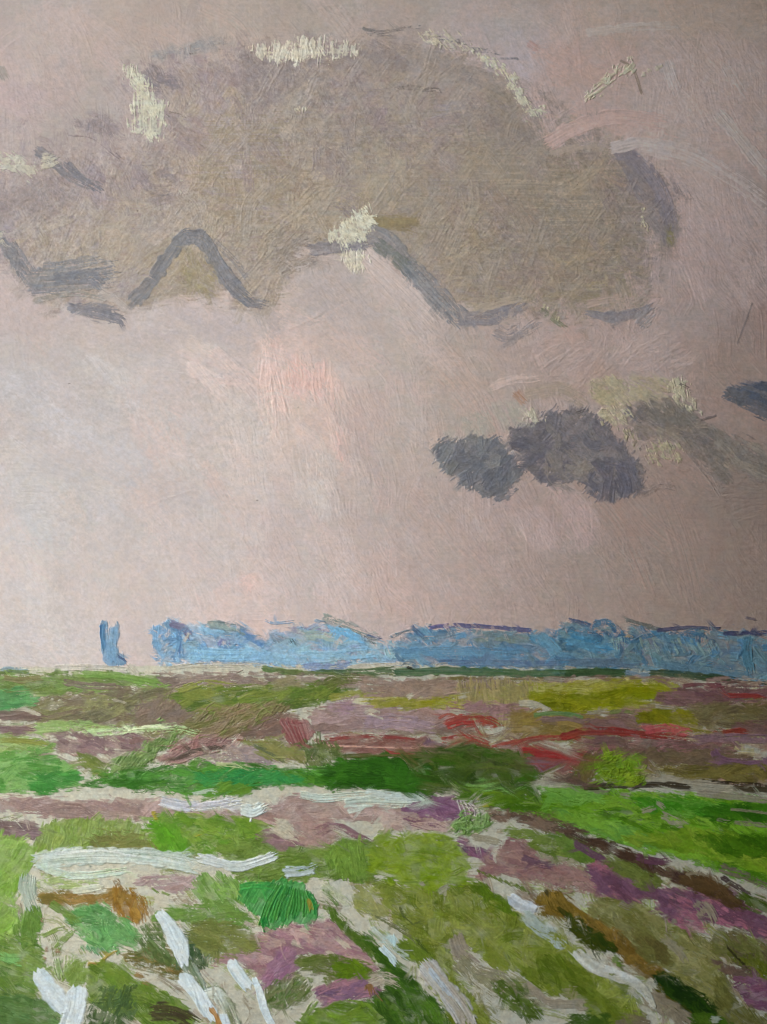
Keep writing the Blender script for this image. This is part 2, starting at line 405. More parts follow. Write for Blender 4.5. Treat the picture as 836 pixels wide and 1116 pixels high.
# olive colour dragged over it, caught on the ribs
Pt(p_cloud, CLP, cloudc, ang=0, rag=18, soft=9, dry=.50, var=.08, mix=.15, h=.42, ln=34, wd=1.9, op=.85)
Sc(p_cloud, CLP, cloudc, 420, 42, 14, lambda x, y: -62+30*math.sin(x/80.+y/60.) if x < 480 else -48+34*math.sin(x/60.), jit=26, rag=8, soft=6, dry=.46, bris=1.7, h=.55, mix=.15, op=.8, var=.10)
Sc(p_cloud, [(330,120),(540,110),(700,170),(710,300),(560,335),(470,290),(420,250),(340,250)], cloudc, 150, 60, 18, 3, jit=8, rag=8, soft=8, dry=.52, bris=1.5, h=.5, mix=.1, op=.8, var=.1)
Sc(p_cloud, [(180,120),(260,80),(260,220),(230,300),(190,300)], [(172,158,148),(166,150,140),(176,162,146)], 50, 62, 12, -62, jit=12, rag=8, soft=8, dry=.45, bris=1.5, h=.65, mix=.15, op=.75)
Sc(p_cloud, [(20,240),(100,215),(140,260),(100,300),(40,290)], [(178,166,152),(170,158,142)], 30, 56, 12, -48, jit=10, rag=8, soft=8, dry=.42, bris=1.5, h=.65, mix=.15, op=.75)
Sc(p_cloud, [(440,220),(540,210),(580,250),(520,290),(460,270)], [(150,140,124),(140,128,120),(158,148,128)], 36, 52, 11, -42, jit=10, rag=8, soft=8, dry=.46, bris=1.6, h=.8, mix=.15, op=.8)
Sc(p_cloud, [(560,255),(690,260),(690,325),(600,335),(540,320)], [(138,127,112),(146,136,116),(130,119,110)], 46, 44, 11, -22, jit=18, rag=8, soft=8, dry=.46, bris=1.6, h=.7, mix=.15, op=.8)
# mauve showing through in patches, sky dragged over the rim
Sc(p_cloud, [(270,90),(560,110),(620,180),(600,300),(500,320),(430,250),(330,240),(260,200)], [(146,136,133),(140,129,127),(152,141,136)], 90, 34, 15, lambda x, y: 62+50*math.sin(x/60.+y/40.), jit=25, rag=10, soft=9, dry=.52, bris=1.6, h=.5, mix=.3, op=.75)
Pt(p_cloud, [(330,110),(600,140),(700,200),(700,300),(560,330),(470,280),(420,200),(330,200)], [(132,122,112),(140,130,118)], ang=0, rag=16, soft=12, dry=.60, ln=70, wd=2.2, op=.8, h=.5)
Pt(p_cloud, [(210,130),(300,120),(330,190),(290,250),(220,240)], [(150,138,120),(158,146,128)], ang=0, rag=16, soft=12, dry=.60, ln=70, wd=2.2, op=.8, h=.5)
for cx, cy, r in ((250,100,42),(320,185,46),(450,118,50),(560,120,40),(610,165,44),(530,235,44),(640,285,50),(690,215,40),(400,110,40),(120,205,36),(190,150,30),(585,300,36),(470,170,34)):
    q_ = [(cx+r*1.5*math.cos(t)*random.uniform(.7, 1.2), cy+r*.8*math.sin(t)*random.uniform(.7, 1.2)) for t in np.linspace(0, 6.28, 9)[:-1]]
    Sc(p_cloud, q_, cloudm, 20, 34, 13, random.choice([60, -55, 5, 40]), jit=25, rag=9, soft=12, dry=.46, bris=1.7, h=.6, mix=.25, op=.9, jc=.05, var=.12)
_rim = spline(CLP, 4, True)
for _ in range(620):
    i = random.randrange(len(_rim)); x, y = _rim[i]
    if x < 0 or (y > 240 and x < 330): continue
    sp_ = 12 if x > 560 else 6 if x > 180 else 11; x += random.gauss(0, sp_); y += random.gauss(0, sp_); a = math.radians(skyang(x, y)+random.gauss(0, 30)); l = random.uniform(12, 34); f = random.choice([skyc, skyc, cloudm])
    St(None, [(x-math.cos(a)*l/2, y-math.sin(a)*l/2), (x+random.gauss(0,2), y+random.gauss(0,2)), (x+math.cos(a)*l/2, y+math.sin(a)*l/2)], random.uniform(6, 14), f(np.float32(x), np.float32(y)).reshape(3), raw=True, dry=.5, h=.55, mix=.3, op=.75, rag=1., var=.08, soft=.6)
# shading at its rim
def shade(poly, pal, n, ln, w, ang, own=None, **kw):
    d = dict(jit=12, dry=.36, bris=1.5, h=.4, mix=.3, op=.6, jc=.04, var=.08)
    d.update(kw); Sc(part('shadow_stroke', None, p_cloud) if own is None else own, poly, pal, n, ln, w, ang, rag=5, soft=d.pop('edge', 6), **d)
shade([(340,58),(400,50),(470,52),(530,72),(580,118),(575,130),(535,100),(470,78),(400,78),(345,72)], [(142,132,128),(135,126,124),(148,137,130)], 34, 54, 14, 12, op=.75)
shade([(262,60),(300,66),(350,68),(340,90),(300,110),(268,130)], [(150,139,136),(143,132,131)], 22, 44, 14, 60)
shade([(535,85),(575,120),(585,150),(560,165),(530,130)], [(133,123,117),(140,130,118)], 16, 44, 15, 30, op=.6)
shade([(666,168),(692,168),(722,205),(740,250),(730,272),(712,250),(690,210)], [(119,113,113),(127,119,118),(113,107,110)], 36, 44, 11, 58, op=.7)
shade([(80,130),(110,122),(138,140),(130,158),(95,150)], [(150,139,140),(144,134,136)], 14, 34, 10, 25)
shade([(150,178),(185,172),(195,200),(185,225),(155,215)], [(146,136,136),(140,130,130)], 16, 32, 10, 5, dry=.5)
shade([(150,78),(188,72),(202,96),(188,106),(165,100)], [(137,129,131),(130,122,126)], 12, 26, 9, 40, op=.85)
shade([(165,62),(200,50),(242,40),(240,58),(200,62)], [(146,146,146),(152,148,148)], 10, 44, 9, -14, op=.7)
shade([(0,200),(60,190),(90,215),(60,240),(0,240)], [(150,138,136),(158,146,142)], 22, 46, 14, 35, op=.55)
shade([(290,255),(330,245),(355,280),(320,300),(290,290)], [(140,130,116),(132,122,112)], 18, 30, 8, -35, dry=.48, op=.7)
shade([(400,235),(440,232),(462,250),(440,258),(410,250)], [(134,122,96),(142,130,100)], 10, 42, 10, 10, own=p_cloud, op=.8)
shade([(330,130),(420,130),(470,170),(430,190),(350,190)], [(140,129,126),(148,137,132)], 20, 30, 9, 65, dry=.5, op=.6)
shade([(400,85),(470,90),(480,125),(420,130)], [(158,148,134)], 10, 34, 10, -55, own=p_cloud)
shade([(385,165),(420,150),(440,190),(405,215)], [(166,156,140)], 10, 40, 12, 82, own=p_cloud, op=.6)
shade([(195,275),(225,270),(240,300),(235,322),(200,318)], [(160,149,118),(152,141,116)], 20, 26, 8, 50, own=p_cloud, op=.8)
shade([(722,235),(738,240),(735,268),(725,262)], [(118,112,82)], 6, 20, 6, 80, own=p_cloud)
shade([(560,325),(640,318),(700,322),(690,340),(600,338)], [(126,117,97),(134,124,104)], 18, 34, 9, 4, own=p_cloud)

# dark dry accents
for q, w, c in [([(395,31),(415,35),(440,31),(458,29)],4,(112,109,106)),([(400,38),(425,38)],4,(108,106,104)),([(458,40),(480,42),(508,46)],5,(114,112,112)),
          ([(513,54),(530,55),(546,58)],5,(112,110,112)),([(430,98),(445,95),(462,97)],6,(112,107,104)),([(460,99),(475,97),(482,104)],5,(112,107,104)),
          ([(165,128),(182,122),(205,128)],3,(116,108,98)),([(74,147),(100,150),(122,166),(140,180)],3,(134,122,124)),([(545,64),(565,64)],3,(118,116,122))]:
    St(part('accent_stroke', None, p_cloud), q, w, c, dry=.52, h=.6, rag=1, mix=.2)
# bristle marks
for _ in range(520):
    x, y = random.uniform(0, 836), random.uniform(0, 715)
    incl = inside(CLP, x, y)
    a = math.radians((skyang(x, y) if not incl else random.choice([-62, -48, 58, -55]))+random.gauss(0, 12)); l = random.uniform(24, 60); cv = random.gauss(0, 3.5)
    col = (cloudc if incl else skyc)(np.float32(x), np.float32(y)).reshape(3)*random.uniform(.95, 1.06)
    dx, dy = math.cos(a)*l/2, math.sin(a)*l/2
    St(None, [(x-dx, y-dy), (x-math.sin(a)*cv, y+math.cos(a)*cv), (x+dx, y+dy)], random.uniform(8, 22), col, raw=True, h=.9 if incl else .75, dry=.44, bris=random.uniform(1.5, 2.3), op=.7, mix=.3, rag=1., var=.12 if incl else .06, soft=.6)
St(None, [(820,330),(812,352),(803,376)], 2., (104,96,95), h=.6, dry=.3)

Sm(420, [(0,0),(836,0),(836,420),(560,420),(300,350),(0,345)], lambda x, y: 60+60*math.sin(x/70.+y/110.), ln=20, w=9, jit=22, op=.8, dry=.4)
Sm(260, [(0,350),(300,350),(560,420),(836,420),(836,715),(0,715)], lambda x, y: 62 if x > 280 else 48, ln=24, w=10, jit=22, op=.75, dry=.42)
# contour strokes
def contour(q, w, c, c2=None, **kw):
    d = dict(dry=.24, h=.5, mix=.18, bris=1.5, rag=.9, var=.1, op=.92); d.update(kw)
    St(part('contour_stroke', None, p_cloud), q, w*1.08, c, c2, **d)
MOD[0] = lambda l, x, y: l*np.array([.90,.96,1.04])
contour([(-4,256),(12,276),(30,306)], 12, (122,123,126), (132,130,130))
contour([(14,264),(26,282),(38,300)], 8, (140,134,132), dry=.45)
for y, o in ((300,0),(308,6),(292,20),(316,4)):
    contour([(28+o,y),(75,y-3),(132-o,y-10)], 13, (133,132,134), (150,144,138), dry=.42, rag=1)
contour([(60,305),(95,302),(112,312)], 14, (128,127,130), (136,132,132), dry=.3)
contour([(36,328),(80,320),(120,326)], 6, (160,152,140), dry=.45)
contour([(76,335),(105,340),(130,345)], 17, (136,134,136), (126,124,128), dry=.25, taper=[.6,1,.9])
contour([(122,342),(136,352)], 9, (124,121,124))
contour([(40,164),(60,178),(78,192),(112,207)], 12, (131,127,128), (146,138,134), dry=.36)
contour([(72,178),(92,196),(112,208)], 8, (124,121,124), dry=.3)
contour([(146,330),(166,306),(186,276),(200,260),(212,257)], 15, (131,130,131), (122,121,124), dry=.12)
contour([(204,258),(222,262),(236,286),(254,312),(272,328)], 16, (130,129,131), (121,121,125), dry=.12)
contour([(232,262),(258,288),(272,306)], 7, (146,138,132), dry=.48)
contour([(266,330),(280,330),(292,332)], 10, (126,124,126), dry=.25, rag=1)
contour([(276,342),(286,344)], 6, (132,129,130), dry=.3)
contour([(338,272),(368,269),(406,264)], 14, (127,122,124), (136,130,130), dry=.15)
contour([(402,254),(420,262),(444,288),(474,320),(504,350)], 22, (128,126,124), (140,134,132), dry=.25)
contour([(412,266),(436,286),(452,302)], 15, (116,118,108), (124,124,116), dry=.2, h=.4)
contour([(440,290),(470,322),(498,350)], 14, (120,120,120), (148,142,138), dry=.45, h=.8)
contour([(500,346),(535,346),(572,330)], 15, (124,120,123), (130,124,124), dry=.25)
contour([(540,362),(556,366),(576,352)], 15, (130,121,119), (142,131,126), dry=.46, op=.8)
contour([(550,378),(566,366),(590,352)], 8, (140,130,126), dry=.46, op=.7)
contour([(640,341),(668,346),(698,340),(712,332)], 11, (118,113,115), (126,120,119), dry=.22, taper=[.5,1,1,.7])
contour([(696,352),(712,338)], 16, (134,126,122), dry=.4)
contour([(590,338),(604,348),(616,356)], 7, (112,113,88), dry=.3)
contour([(672,166),(698,178),(722,212),(732,248)], 16, (116,108,113), (124,115,118), dry=.3, op=.8)
MOD[0] = None
# pinkish strokes cutting into the cloud
for q, w, c, k in [([(398,278),(432,308),(474,350)],19,(194,180,174),dict(h=.9,dry=.22)),([(412,300),(440,330),(470,362)],12,(188,174,168),dict(dry=.35)),
       ([(520,338),(545,330),(574,324)],9,(160,148,134),dict(dry=.3)),([(640,332),(668,326),(694,332)],9,(156,140,132),dict(dry=.4)),
       ([(596,156),(630,138),(672,128),(722,134)],18,(172,150,144),dict(dry=.25,h=.8)),([(600,168),(640,158),(672,162)],8,(150,138,128),dict(dry=.5)),
       ([(666,163),(700,156),(738,164)],14,(186,176,173),dict(dry=.08,h=.9)),([(700,158),(750,168),(800,196),(840,224)],20,(158,148,145),dict(dry=.42,h=.6)),
       ([(784,124),(806,150),(838,190)],15,(170,160,156),dict(dry=.14,h=.9)),([(790,70),(812,108)],12,(156,146,143),dict(dry=.4)),
       ([(725,70),(738,105)],16,(156,147,144),dict(dry=.42)),([(640,36),(690,30),(740,28)],10,(156,147,142),dict(dry=.4)),
       ([(536,422),(560,414),(590,412)],10,(182,164,156),dict(dry=.38)),([(110,318),(128,328),(142,340)],9,(186,176,170),dict(dry=.2,h=1.))]:
    St(p_sky, q, w, c, mix=.15, bris=1.6, rag=.9, **k)
St(p_sky, [(576,47),(586,54)], 9, (158,130,124), dry=.3, mix=.3, soft=.6)
St(p_sky, [(676,66),(690,76),(700,104)], 3.2, (126,112,102), dry=.2)
St(p_sky, [(0,74),(8,88)], 10, (150,146,138), dry=.3, mix=.3)

# cream highlights: thick, broken
def cream(poly, col, n, own=None, base=True, dry=.42, ang=70, size=(3,9)):
    o = part('highlight', None, p_cloud if own is None else p_rc)
    if base: Pt(o, poly, [col, tuple(int(v*.94) for v in col)], ang=ang+18, rag=8, dry=dry-.04, var=.08, mix=.12, h=.7, ln=16, wd=2.2)
    Sp(o, poly, col, max(2, n//2), size=(size[0]*1.2, size[1]*1.5), h=.8, ang=ang, mix=.15, bris=1.2, dry=.38)
cream([(138,77),(150,75),(160,88),(170,106),(180,126),(176,150),(160,154),(142,138),(146,115),(144,95)], (204,202,182), 26)
cream([(-4,168),(14,170),(36,181),(40,192),(22,192),(8,183),(-4,179)], (198,194,178), 10, ang=20)
cream([(44,175),(60,174),(56,182),(44,184)], (190,184,168), 4, ang=0, dry=.55)
cream([(272,55),(300,47),(340,42),(378,47),(388,56),(362,68),(312,65),(285,62)], (207,201,184), 26, ang=78, dry=.5)
cream([(454,36),(470,33),(490,38),(520,52),(512,58),(480,50),(462,44)], (182,175,158), 10, dry=.58, ang=30)
cream([(518,55),(545,66),(562,86),(576,112),(590,124),(580,126),(562,108),(546,86),(525,66)], (190,186,166), 30, dry=.5, ang=45, size=(2,6))
cream([(578,122),(592,116),(590,128),(576,130)], (176,172,150), 8, dry=.5, ang=-10, size=(2,4))
cream([(314,104),(322,106),(334,118),(326,122),(314,112)], (196,190,170), 6, base=False, size=(1.5,4))
cream([(188,195),(196,195),(208,208),(200,212)], (190,182,166), 4, base=False, size=(1.5,3))
cream([(636,104),(648,92),(662,80),(684,72),(692,80),(672,88),(656,100),(642,108)], (190,184,162), 26, dry=.56, ang=-55, size=(2,5))
cream([(694,74),(716,70),(716,78),(698,82)], (172,164,146), 6, base=False, ang=-20, size=(2,5))
cream([(684,56),(690,60),(686,66)], (176,170,150), 2, base=False, size=(2,3))
cream([(356,262),(366,246),(384,232),(398,226),(406,246),(402,262),(380,262)], (207,204,184), 24, dry=.44, ang=50, size=(3,8))
cream([(374,276),(398,274),(396,288),(386,296),(380,284)], (206,200,182), 10, ang=70, dry=.4)
cream([(688,226),(700,225),(706,245),(704,262),(694,250)], (166,160,140), 16, base=False, ang=60, size=(1,3))
cream([(676,258),(690,260),(684,266)], (158,150,134), 4, base=False, size=(1,3))
cream([(590,332),(604,340),(612,352),(600,346)], (168,162,136), 10, base=False, size=(1,3))
cream([(0,250),(6,262),(2,268)], (204,196,178), 4, base=False, size=(2,5))
for x, y in ((717,304),(630,199),(209,60)): Sp(None, [(x-2,y-2),(x+2,y-2),(x+2,y+2),(x-2,y+2)], (196,190,176) if x == 717 else (92,80,72), 2, size=(1,2))

Sm(210, [(0,235),(130,300),(200,245),(290,330),(340,255),(420,245),(520,330),(720,325),(720,365),(500,370),(400,290),(330,300),(280,350),(0,345)], lambda x, y: 10 if x < 140 else -55 if x < 205 else 55 if x < 300 else 45 if x < 500 else 0, ln=18, w=8, jit=40, op=.8, dry=.38)
# ---- the dark cloud row, low on the right
soft([(490,465),(530,440),(570,440),(570,480),(520,500),(490,490)], [(156,152,142),(164,158,148)], 16, 34, 14, 55, op=.7)
soft([(640,420),(680,405),(725,412),(740,430),(700,440),(660,445)], [(150,142,118),(146,136,116),(158,150,126)], 22, 36, 12, 30, own=part('highlight', None, p_rc), op=.85, edge=3)
St(p_sky, [(562,428),(574,440)], 12, (154,122,102), dry=.35, mix=.3, soft=.6)
St(p_sky, [(574,430),(610,424),(640,440)], 18, (146,134,120), dry=.42, mix=.3, soft=.6)
MOD[0] = lambda l, x, y: l*(np.array([.98,1.03,1.07]) if x < 690 else np.array([1.08,1.08,1.0]))
LOB1 = [(472,494),(478,481),(500,477),(530,476),(548,482),(556,497),(568,512),(560,528),(546,544),(520,536),(492,518)]
Pt(p_lc, LOB1, [(106,105,107),(114,113,114),(100,99,103)], ang=-35, rag=9, soft=2, ln=16, wd=2, var=.1, mix=.12, h=.5, dry=.2)
Sc(p_lc, LOB1, [(104,103,106),(118,116,115),(98,97,101)], 46, 24, 9, -40, jit=30, rag=5, soft=2, dry=.32, bris=1.4, h=.6, mix=.2)
LOB2 = [(556,470),(580,462),(604,448),(640,446),(660,460),(676,482),(692,500),(702,520),(690,536),(668,545),(646,540),(628,524),(600,530),(580,518),(560,500)]
Pt(p_rc, LOB2, [(104,99,102),(112,106,106),(98,94,98)], ang=-50, rag=9, soft=2, ln=16, wd=2, var=.1, mix=.15, h=.5, dry=.2)
Sc(p_rc, LOB2, [(104,99,101),(114,107,105),(96,92,97)], 90, 28, 10, lambda x, y: -30 if x < 600 else 40, jit=35, rag=5, soft=2, dry=.32, bris=1.4, h=.6, mix=.2)
Sc(p_rc, [(590,495),(630,490),(650,520),(625,535),(600,530)], [(122,113,107),(126,116,108)], 14, 26, 11, 50, jit=20, dry=.35, h=.55, mix=.2, op=.8)
Sc(p_rc, [(640,505),(685,500),(702,525),(680,545),(650,542)], [(92,88,94),(98,93,97)], 20, 22, 9, 80, jit=20, dry=.25, h=.6, mix=.15)
LOB3 = [(680,452),(712,436),(745,438),(764,458),(790,474),(836,488),(870,500),(870,530),(826,522),(800,512),(790,530),(770,510),(748,488),(716,478),(690,480)]
Pt(p_rc, LOB3, [(104,97,100),(112,104,103),(97,91,95)], ang=28, rag=9, soft=4, ln=26, wd=2, var=.1, mix=.3, h=.5, dry=.32, op=.85)
Sc(p_rc, LOB3, [(106,101,99),(116,108,103),(100,95,94)], 90, 38, 10, 34, jit=14, rag=8, soft=5, dry=.38, bris=1.5, h=.6, mix=.2)
for q in ([(756,470),(780,520),(800,556)], [(740,480),(770,516),(786,540)], [(700,540),(720,530),(736,532)]):
    St(p_rc, q, 7, (112,102,100), dry=.5, mix=.3, h=.5)
MOD[0] = None
cream([(572,450),(586,448),(590,462),(578,464)], (172,167,150), 10, own=p_rc_hi, ang=60)
cream([(652,450),(668,440),(686,446),(682,458),(662,462)], (164,157,134), 18, own=p_rc_hi, dry=.5, ang=30, size=(2,6))
cream([(676,468),(690,470),(700,486),(684,480)], (140,134,112), 8, own=p_rc_hi, dry=.55, ang=50, size=(2,5))
cream([(728,420),(742,414),(752,432),(762,450),(750,444),(738,434)], (160,155,134), 22, own=p_rc_hi, dry=.48, ang=60, size=(2,6))
cream([(704,482),(720,480),(744,490),(740,502),(722,496),(716,508)], (146,140,118), 18, own=p_rc_hi, dry=.52, ang=45, size=(2,6))
for q in ([(628,450),(644,446),(662,448)], [(690,496),(704,484)], [(764,458),(782,452)], [(740,418),(752,424)]):
    St(p_rc, q, 3, (84,78,76), dry=.5, h=.6)
MOD[0] = lambda l, x, y: l*np.array([.92,.97,1.0])
Pt(p_bc, [(787,432),(800,420),(836,417),(870,416),(870,468),(836,458),(812,446)], [(80,83,90),(90,90,94),(70,75,84)], ang=22, rag=4, dry=.22, ln=26, wd=2, h=.6)
Sc(p_bc, [(787,432),(800,420),(836,417),(870,416),(870,468),(836,458),(812,446)], [(74,78,88),(88,88,92)], 16, 40, 8, 24, jit=6, dry=.3, h=.7, mix=.15)
MOD[0] = None
# bristle marks in the sky
for x, y in ((280,545),(475,520),(95,37),(75,418),(150,230),(325,444)): 
    St(None, [(x,y),(x+1.5,y+1)], 2, (70,60,56), h=.4)

Sm(60, [(530,455),(580,455),(580,530),(530,530)], 20, ln=14, w=7, jit=50, op=.8, dry=.4)
Sm(46, [(660,430),(836,460),(836,550),(740,550),(660,490)], 34, ln=24, w=8, jit=25, op=.8, dry=.38)
Sm(170, [(462,465),(560,450),(620,435),(710,440),(720,560),(560,540),(465,545)], -40, ln=13, w=8, jit=70, op=.85, dry=.36)

# ---- below the horizon the board is bare again
HOR = [(-40,728),(60,727),(110,728),(180,729),(300,728),(420,724),(500,727),(640,729),(760,736),(876,744),(876,1156),(-40,1156)]
_q = np.array(HOR, float); _m = sst(-1.2, 1.2, poly_sd(_q, gx, gy)+3*(vn(gx/9., gy/3., 90)-.5))
COL = COL*(1-_m[..., None])+PRIM[0]*_m[..., None]; HT = HT*(1-_m)+PRIM[1]*_m; OWN[_m > .5] = p_prim_wash

def G(name, poly, pal, label=None, n=0, ang=0, parent=None, sc=None, **kw):
    """a brushed patch with its own part; n loose strokes inside it"""
    o = part(name, label, parent)
    d = dict(rag=6., dry=.16, ln=20, wd=2., var=.12, mix=.18, h=.5, soft=1.4, con=3.0); d.update(kw)
    Pt(o, poly, pal, ang=ang, **d)
    if n:                          # loose strokes that leave the outline
        Sc(o, poly, pal, max(2, n//5), 22, 7, ang, jit=20, clip=False, dry=.5, bris=1.6, h=.75, mix=.25, var=.15, jc=.1, rag=1.)
    if n:
        e = dict(jit=14, rag=d['rag'], soft=2., dry=.38, bris=1.6, h=.55, mix=.25, var=.10, jc=.10); e.update(sc or {})
        l = e.pop('l', 28); w = e.pop('w', 8)
        Sc(o, poly, pal, n, l, w, ang, **e)
    return o
def S(name, pts, w, col, col2=None, label=None, own=None, parent=None, **kw):
    o = part(name, label, parent) if own is None else own
    d = dict(dry=.2, h=.8, mix=.1, bris=1.7, rag=.8); d.update(kw)
    St(o, pts, w, col, col2, **d); return o

# ---- distant blue woods
def _bluemod(l, x, y):
    t = np.clip((x-300)/250., 0, 1)
    return l*(np.array([1.12,1.17,1.03])*(1-t)+np.array([.74,.70,.56])*t)
MOD[0] = _bluemod
def wood(poly, pal, label, n):
    o = part('painted_tree_line', label)
    Pt(o, poly, pal, ang=15, rag=7, soft=2., dry=.24, ln=12, wd=2, var=.2, mix=.25, h=.6, con=3.2)
    Sc(o, poly, pal, n, 18, 7, 20, jit=35, rag=6, soft=1.5, dry=.34, bris=1.5, h=.8, mix=.2, jc=.10, var=.16)
    return o
o_t = o = part('painted_tree', 'small blue tree standing alone on the horizon, left')
Pt(o, [(109,681),(113,676),(118,680),(119,700),(124,694),(128,678),(131,690),(129,704),(136,716),(136,724),(118,726),(111,712)], [(88,124,158),(112,146,182),(128,146,180)], ang=85, rag=3, dry=.14, ln=12, h=.7, mix=.12)
St(o, [(112,680),(112,694),(115,708)], 6, (72,112,156), (92,134,172), dry=.2, h=.9)
St(o, [(118,698),(122,712),(132,722)], 9, (108,142,184), (128,152,186), dry=.2, h=.8)
St(o, [(128,714),(134,718),(138,721)], 3, (74,90,128), dry=.3)
St(o, [(128,680),(127,692)], 5, (140,152,176), dry=.45)
wl = wood([(168,708),(169,686),(175,678),(190,677),(205,682),(232,680),(258,683),(278,690),(294,701),(300,712),(300,724),(250,723),(200,722),(182,725),(173,718)],
     [(112,150,188),(134,168,202),(104,136,176),(142,162,186)], 'blue wood on the horizon, nearest the lone tree', 80)
wm = wood([(282,712),(288,692),(312,685),(340,683),(362,682),(388,690),(414,699),(440,700),(450,700),(450,722),(400,724),(340,726),(296,724)],
     [(128,164,196),(142,172,194),(118,152,190),(134,150,184)], 'pale blue wood on the horizon with a striped grey crest', 70)
wc = wood([(430,702),(452,683),(470,683),(500,683),(540,687),(580,690),(604,688),(622,680),(640,690),(640,730),(560,729),(480,727),(434,724)],
     [(98,140,184),(112,152,190),(88,126,168),(112,136,160)], 'blue wood under a long indigo line, middle of the horizon', 100)
wr = wood([(612,686),(622,678),(640,682),(656,686),(668,677),(680,690),(690,682),(722,687),(780,687),(836,692),(880,694),(880,746),(800,741),(720,733),(612,729)],
     [(74,118,160),(92,128,158),(98,128,150),(66,104,142)], 'dull blue wood on the horizon, right', 140)
St(o_t, [(124,684),(122,702),(124,720)], 11, (112,146,184), (124,152,186), dry=.15, h=.7)
# modelling inside the woods
def T(own, pts, w, col, c2=None, **kw): S('', pts, w, col, c2, own=own, **kw)
T(wl, [(171,682),(170,700),(178,720)], 8, (92,132,174), (120,156,196), dry=.3)
T(wl, [(193,684),(196,700),(192,716)], 6, (76,104,150), (104,140,180), dry=.35)
T(wl, [(186,680),(200,684),(208,694)], 8, (128,118,150), (112,108,140), dry=.4)
T(wl, [(206,690),(200,700)], 4, (176,166,166), dry=.5)
T(part('crest_stroke', None, wl), [(228,680),(256,684),(278,694),(290,702)], 9, (104,118,126), (132,146,150), dry=.42)
T(wl, [(268,690),(280,698),(290,704)], 9, (84,120,170), (100,132,178), dry=.35)
T(wl, [(205,712),(250,714),(290,712)], 14, (136,174,206), (118,156,194), dry=.36)
T(wl, [(238,702),(246,694),(250,704)], 5, (112,116,160), dry=.4)
for i in range(9): T(wm, [(297+i*3,690+i*.8),(302+i*3,703)], 1.8, (72,88,98), dry=.35, h=.9)
T(wm, [(318,688),(340,684),(366,688)], 5, (122,120,150), dry=.4)
T(wm, [(326,694),(350,692),(374,698)], 11, (156,168,166), (138,154,158), dry=.35)
T(part('crest_stroke', None, wm), [(352,673),(380,684),(412,697)], 12, (122,136,140), (140,144,150), dry=.48)
for i in range(6): T(wm, [(352+i*9,676+i*3.4),(362+i*9,686+i*3.2)], 1.8, (82,92,104), dry=.35, h=.8)
T(wm, [(362,685),(380,690),(396,699)], 8, (108,166,216), (124,176,220), dry=.2, h=1.)
T(wm, [(400,692),(416,697)], 3, (70,92,136), dry=.3)
T(part('accent_stroke', None, wm), [(289,676),(300,679),(322,677)], 3.5, (124,146,178), dry=.42)
T(part('accent_stroke', None, wm), [(343,676),(356,679)], 4, (126,144,172), dry=.4)
T(wm, [(300,714),(350,716),(410,710)], 12, (132,170,204), (142,168,196), dry=.35)
T(wm, [(331,726),(356,727),(382,725)], 9, (128,144,184), (120,134,172), dry=.25)
T(part('accent_stroke', None, wc), [(424,694),(440,689),(452,684)], 4, (92,118,140), dry=.55)
T(wc, [(448,682),(456,690),(470,700)], 5, (80,104,140), dry=.45)
T(part('indigo_line', None, wc), [(468,684),(480,682),(492,682)], 5, (96,84,138), (86,92,148), dry=.2)
T(part('indigo_line', None, wc), [(494,681),(530,683),(580,687)], 5, (78,88,144), (92,94,146), dry=.12)
T(wc, [(516,692),(545,693),(578,698)], 13, (124,144,152), (112,138,160), dry=.36)
T(wc, [(580,692),(596,700),(612,716)], 14, (88,142,188), (102,150,192), dry=.3)
T(wc, [(438,712),(500,710),(580,714)], 12, (104,148,190), (96,138,182), dry=.35)
T(wc, [(480,722),(540,722),(612,724)], 7, (94,120,164), (104,132,172), dry=.35)
T(wr, [(620,675),(634,679),(648,684)], 4.5, (66,86,132), (84,108,146), dry=.3)
T(wr, [(648,680),(662,678),(676,690),(684,700)], 8, (78,118,158), (64,98,144), dry=.35)
T(wr, [(620,696),(640,702),(668,706)], 16, (70,130,182), (88,142,186), dry=.3)
for i in range(5): T(wr, [(668+i*3,694),(670+i*3,710)], 1.5, (128,160,176), dry=.4, h=.9)
T(part('accent_stroke', None, wr), [(682,692),(690,696)], 5, (170,156,140), dry=.4, h=1.)
T(part('crest_stroke', None, wr), [(682,676),(704,682),(724,687)], 6, (104,110,118), dry=.45)
T(part('indigo_line', None, wr), [(716,687),(750,684),(786,685)], 4, (62,66,104), (72,84,116), dry=.22)
T(part('indigo_line', None, wr), [(788,690),(812,690),(850,688)], 5, (58,60,100), (66,76,112), dry=.18)
for k in range(14): T(wr, [(690+k*7,694+random.uniform(0,8)),(698+k*7,714)], 3, random.choice([(112,140,156),(126,148,156),(84,118,150)]), dry=.45, h=.9)
T(wr, [(816,694),(814,712),(818,732)], 12, (62,104,138), (72,114,146), dry=.3)
T(wr, [(620,722),(660,722),(700,724)], 9, (88,112,142), dry=.35)
T(wr, [(720,724),(770,730),(820,736)], 10, (84,116,146), dry=.35)
S('sky_dab', [(812,673),(824,675)], 3, (96,92,108), dry=.4)
MOD[0] = None
for _ in range(70):
    x = random.uniform(160, 836); y = random.uniform(674, 700); a = math.radians(random.choice([20, 60, -50, 80])+random.gauss(0, 15)); l = random.uniform(5, 16)
    St(None, [(x, y), (x+math.cos(a)*l, y+math.sin(a)*l)], random.uniform(2.5, 6), skyc(np.float32(x), np.float32(min(y, 690))).reshape(3)*random.uniform(.9, 1.04), raw=True, dry=.5, h=.7, mix=.35, op=.8)
Sm(130, [(100,668),(836,676),(836,696),(100,692)], 40, ln=9, w=6, jit=40, op=.75, dry=.4)
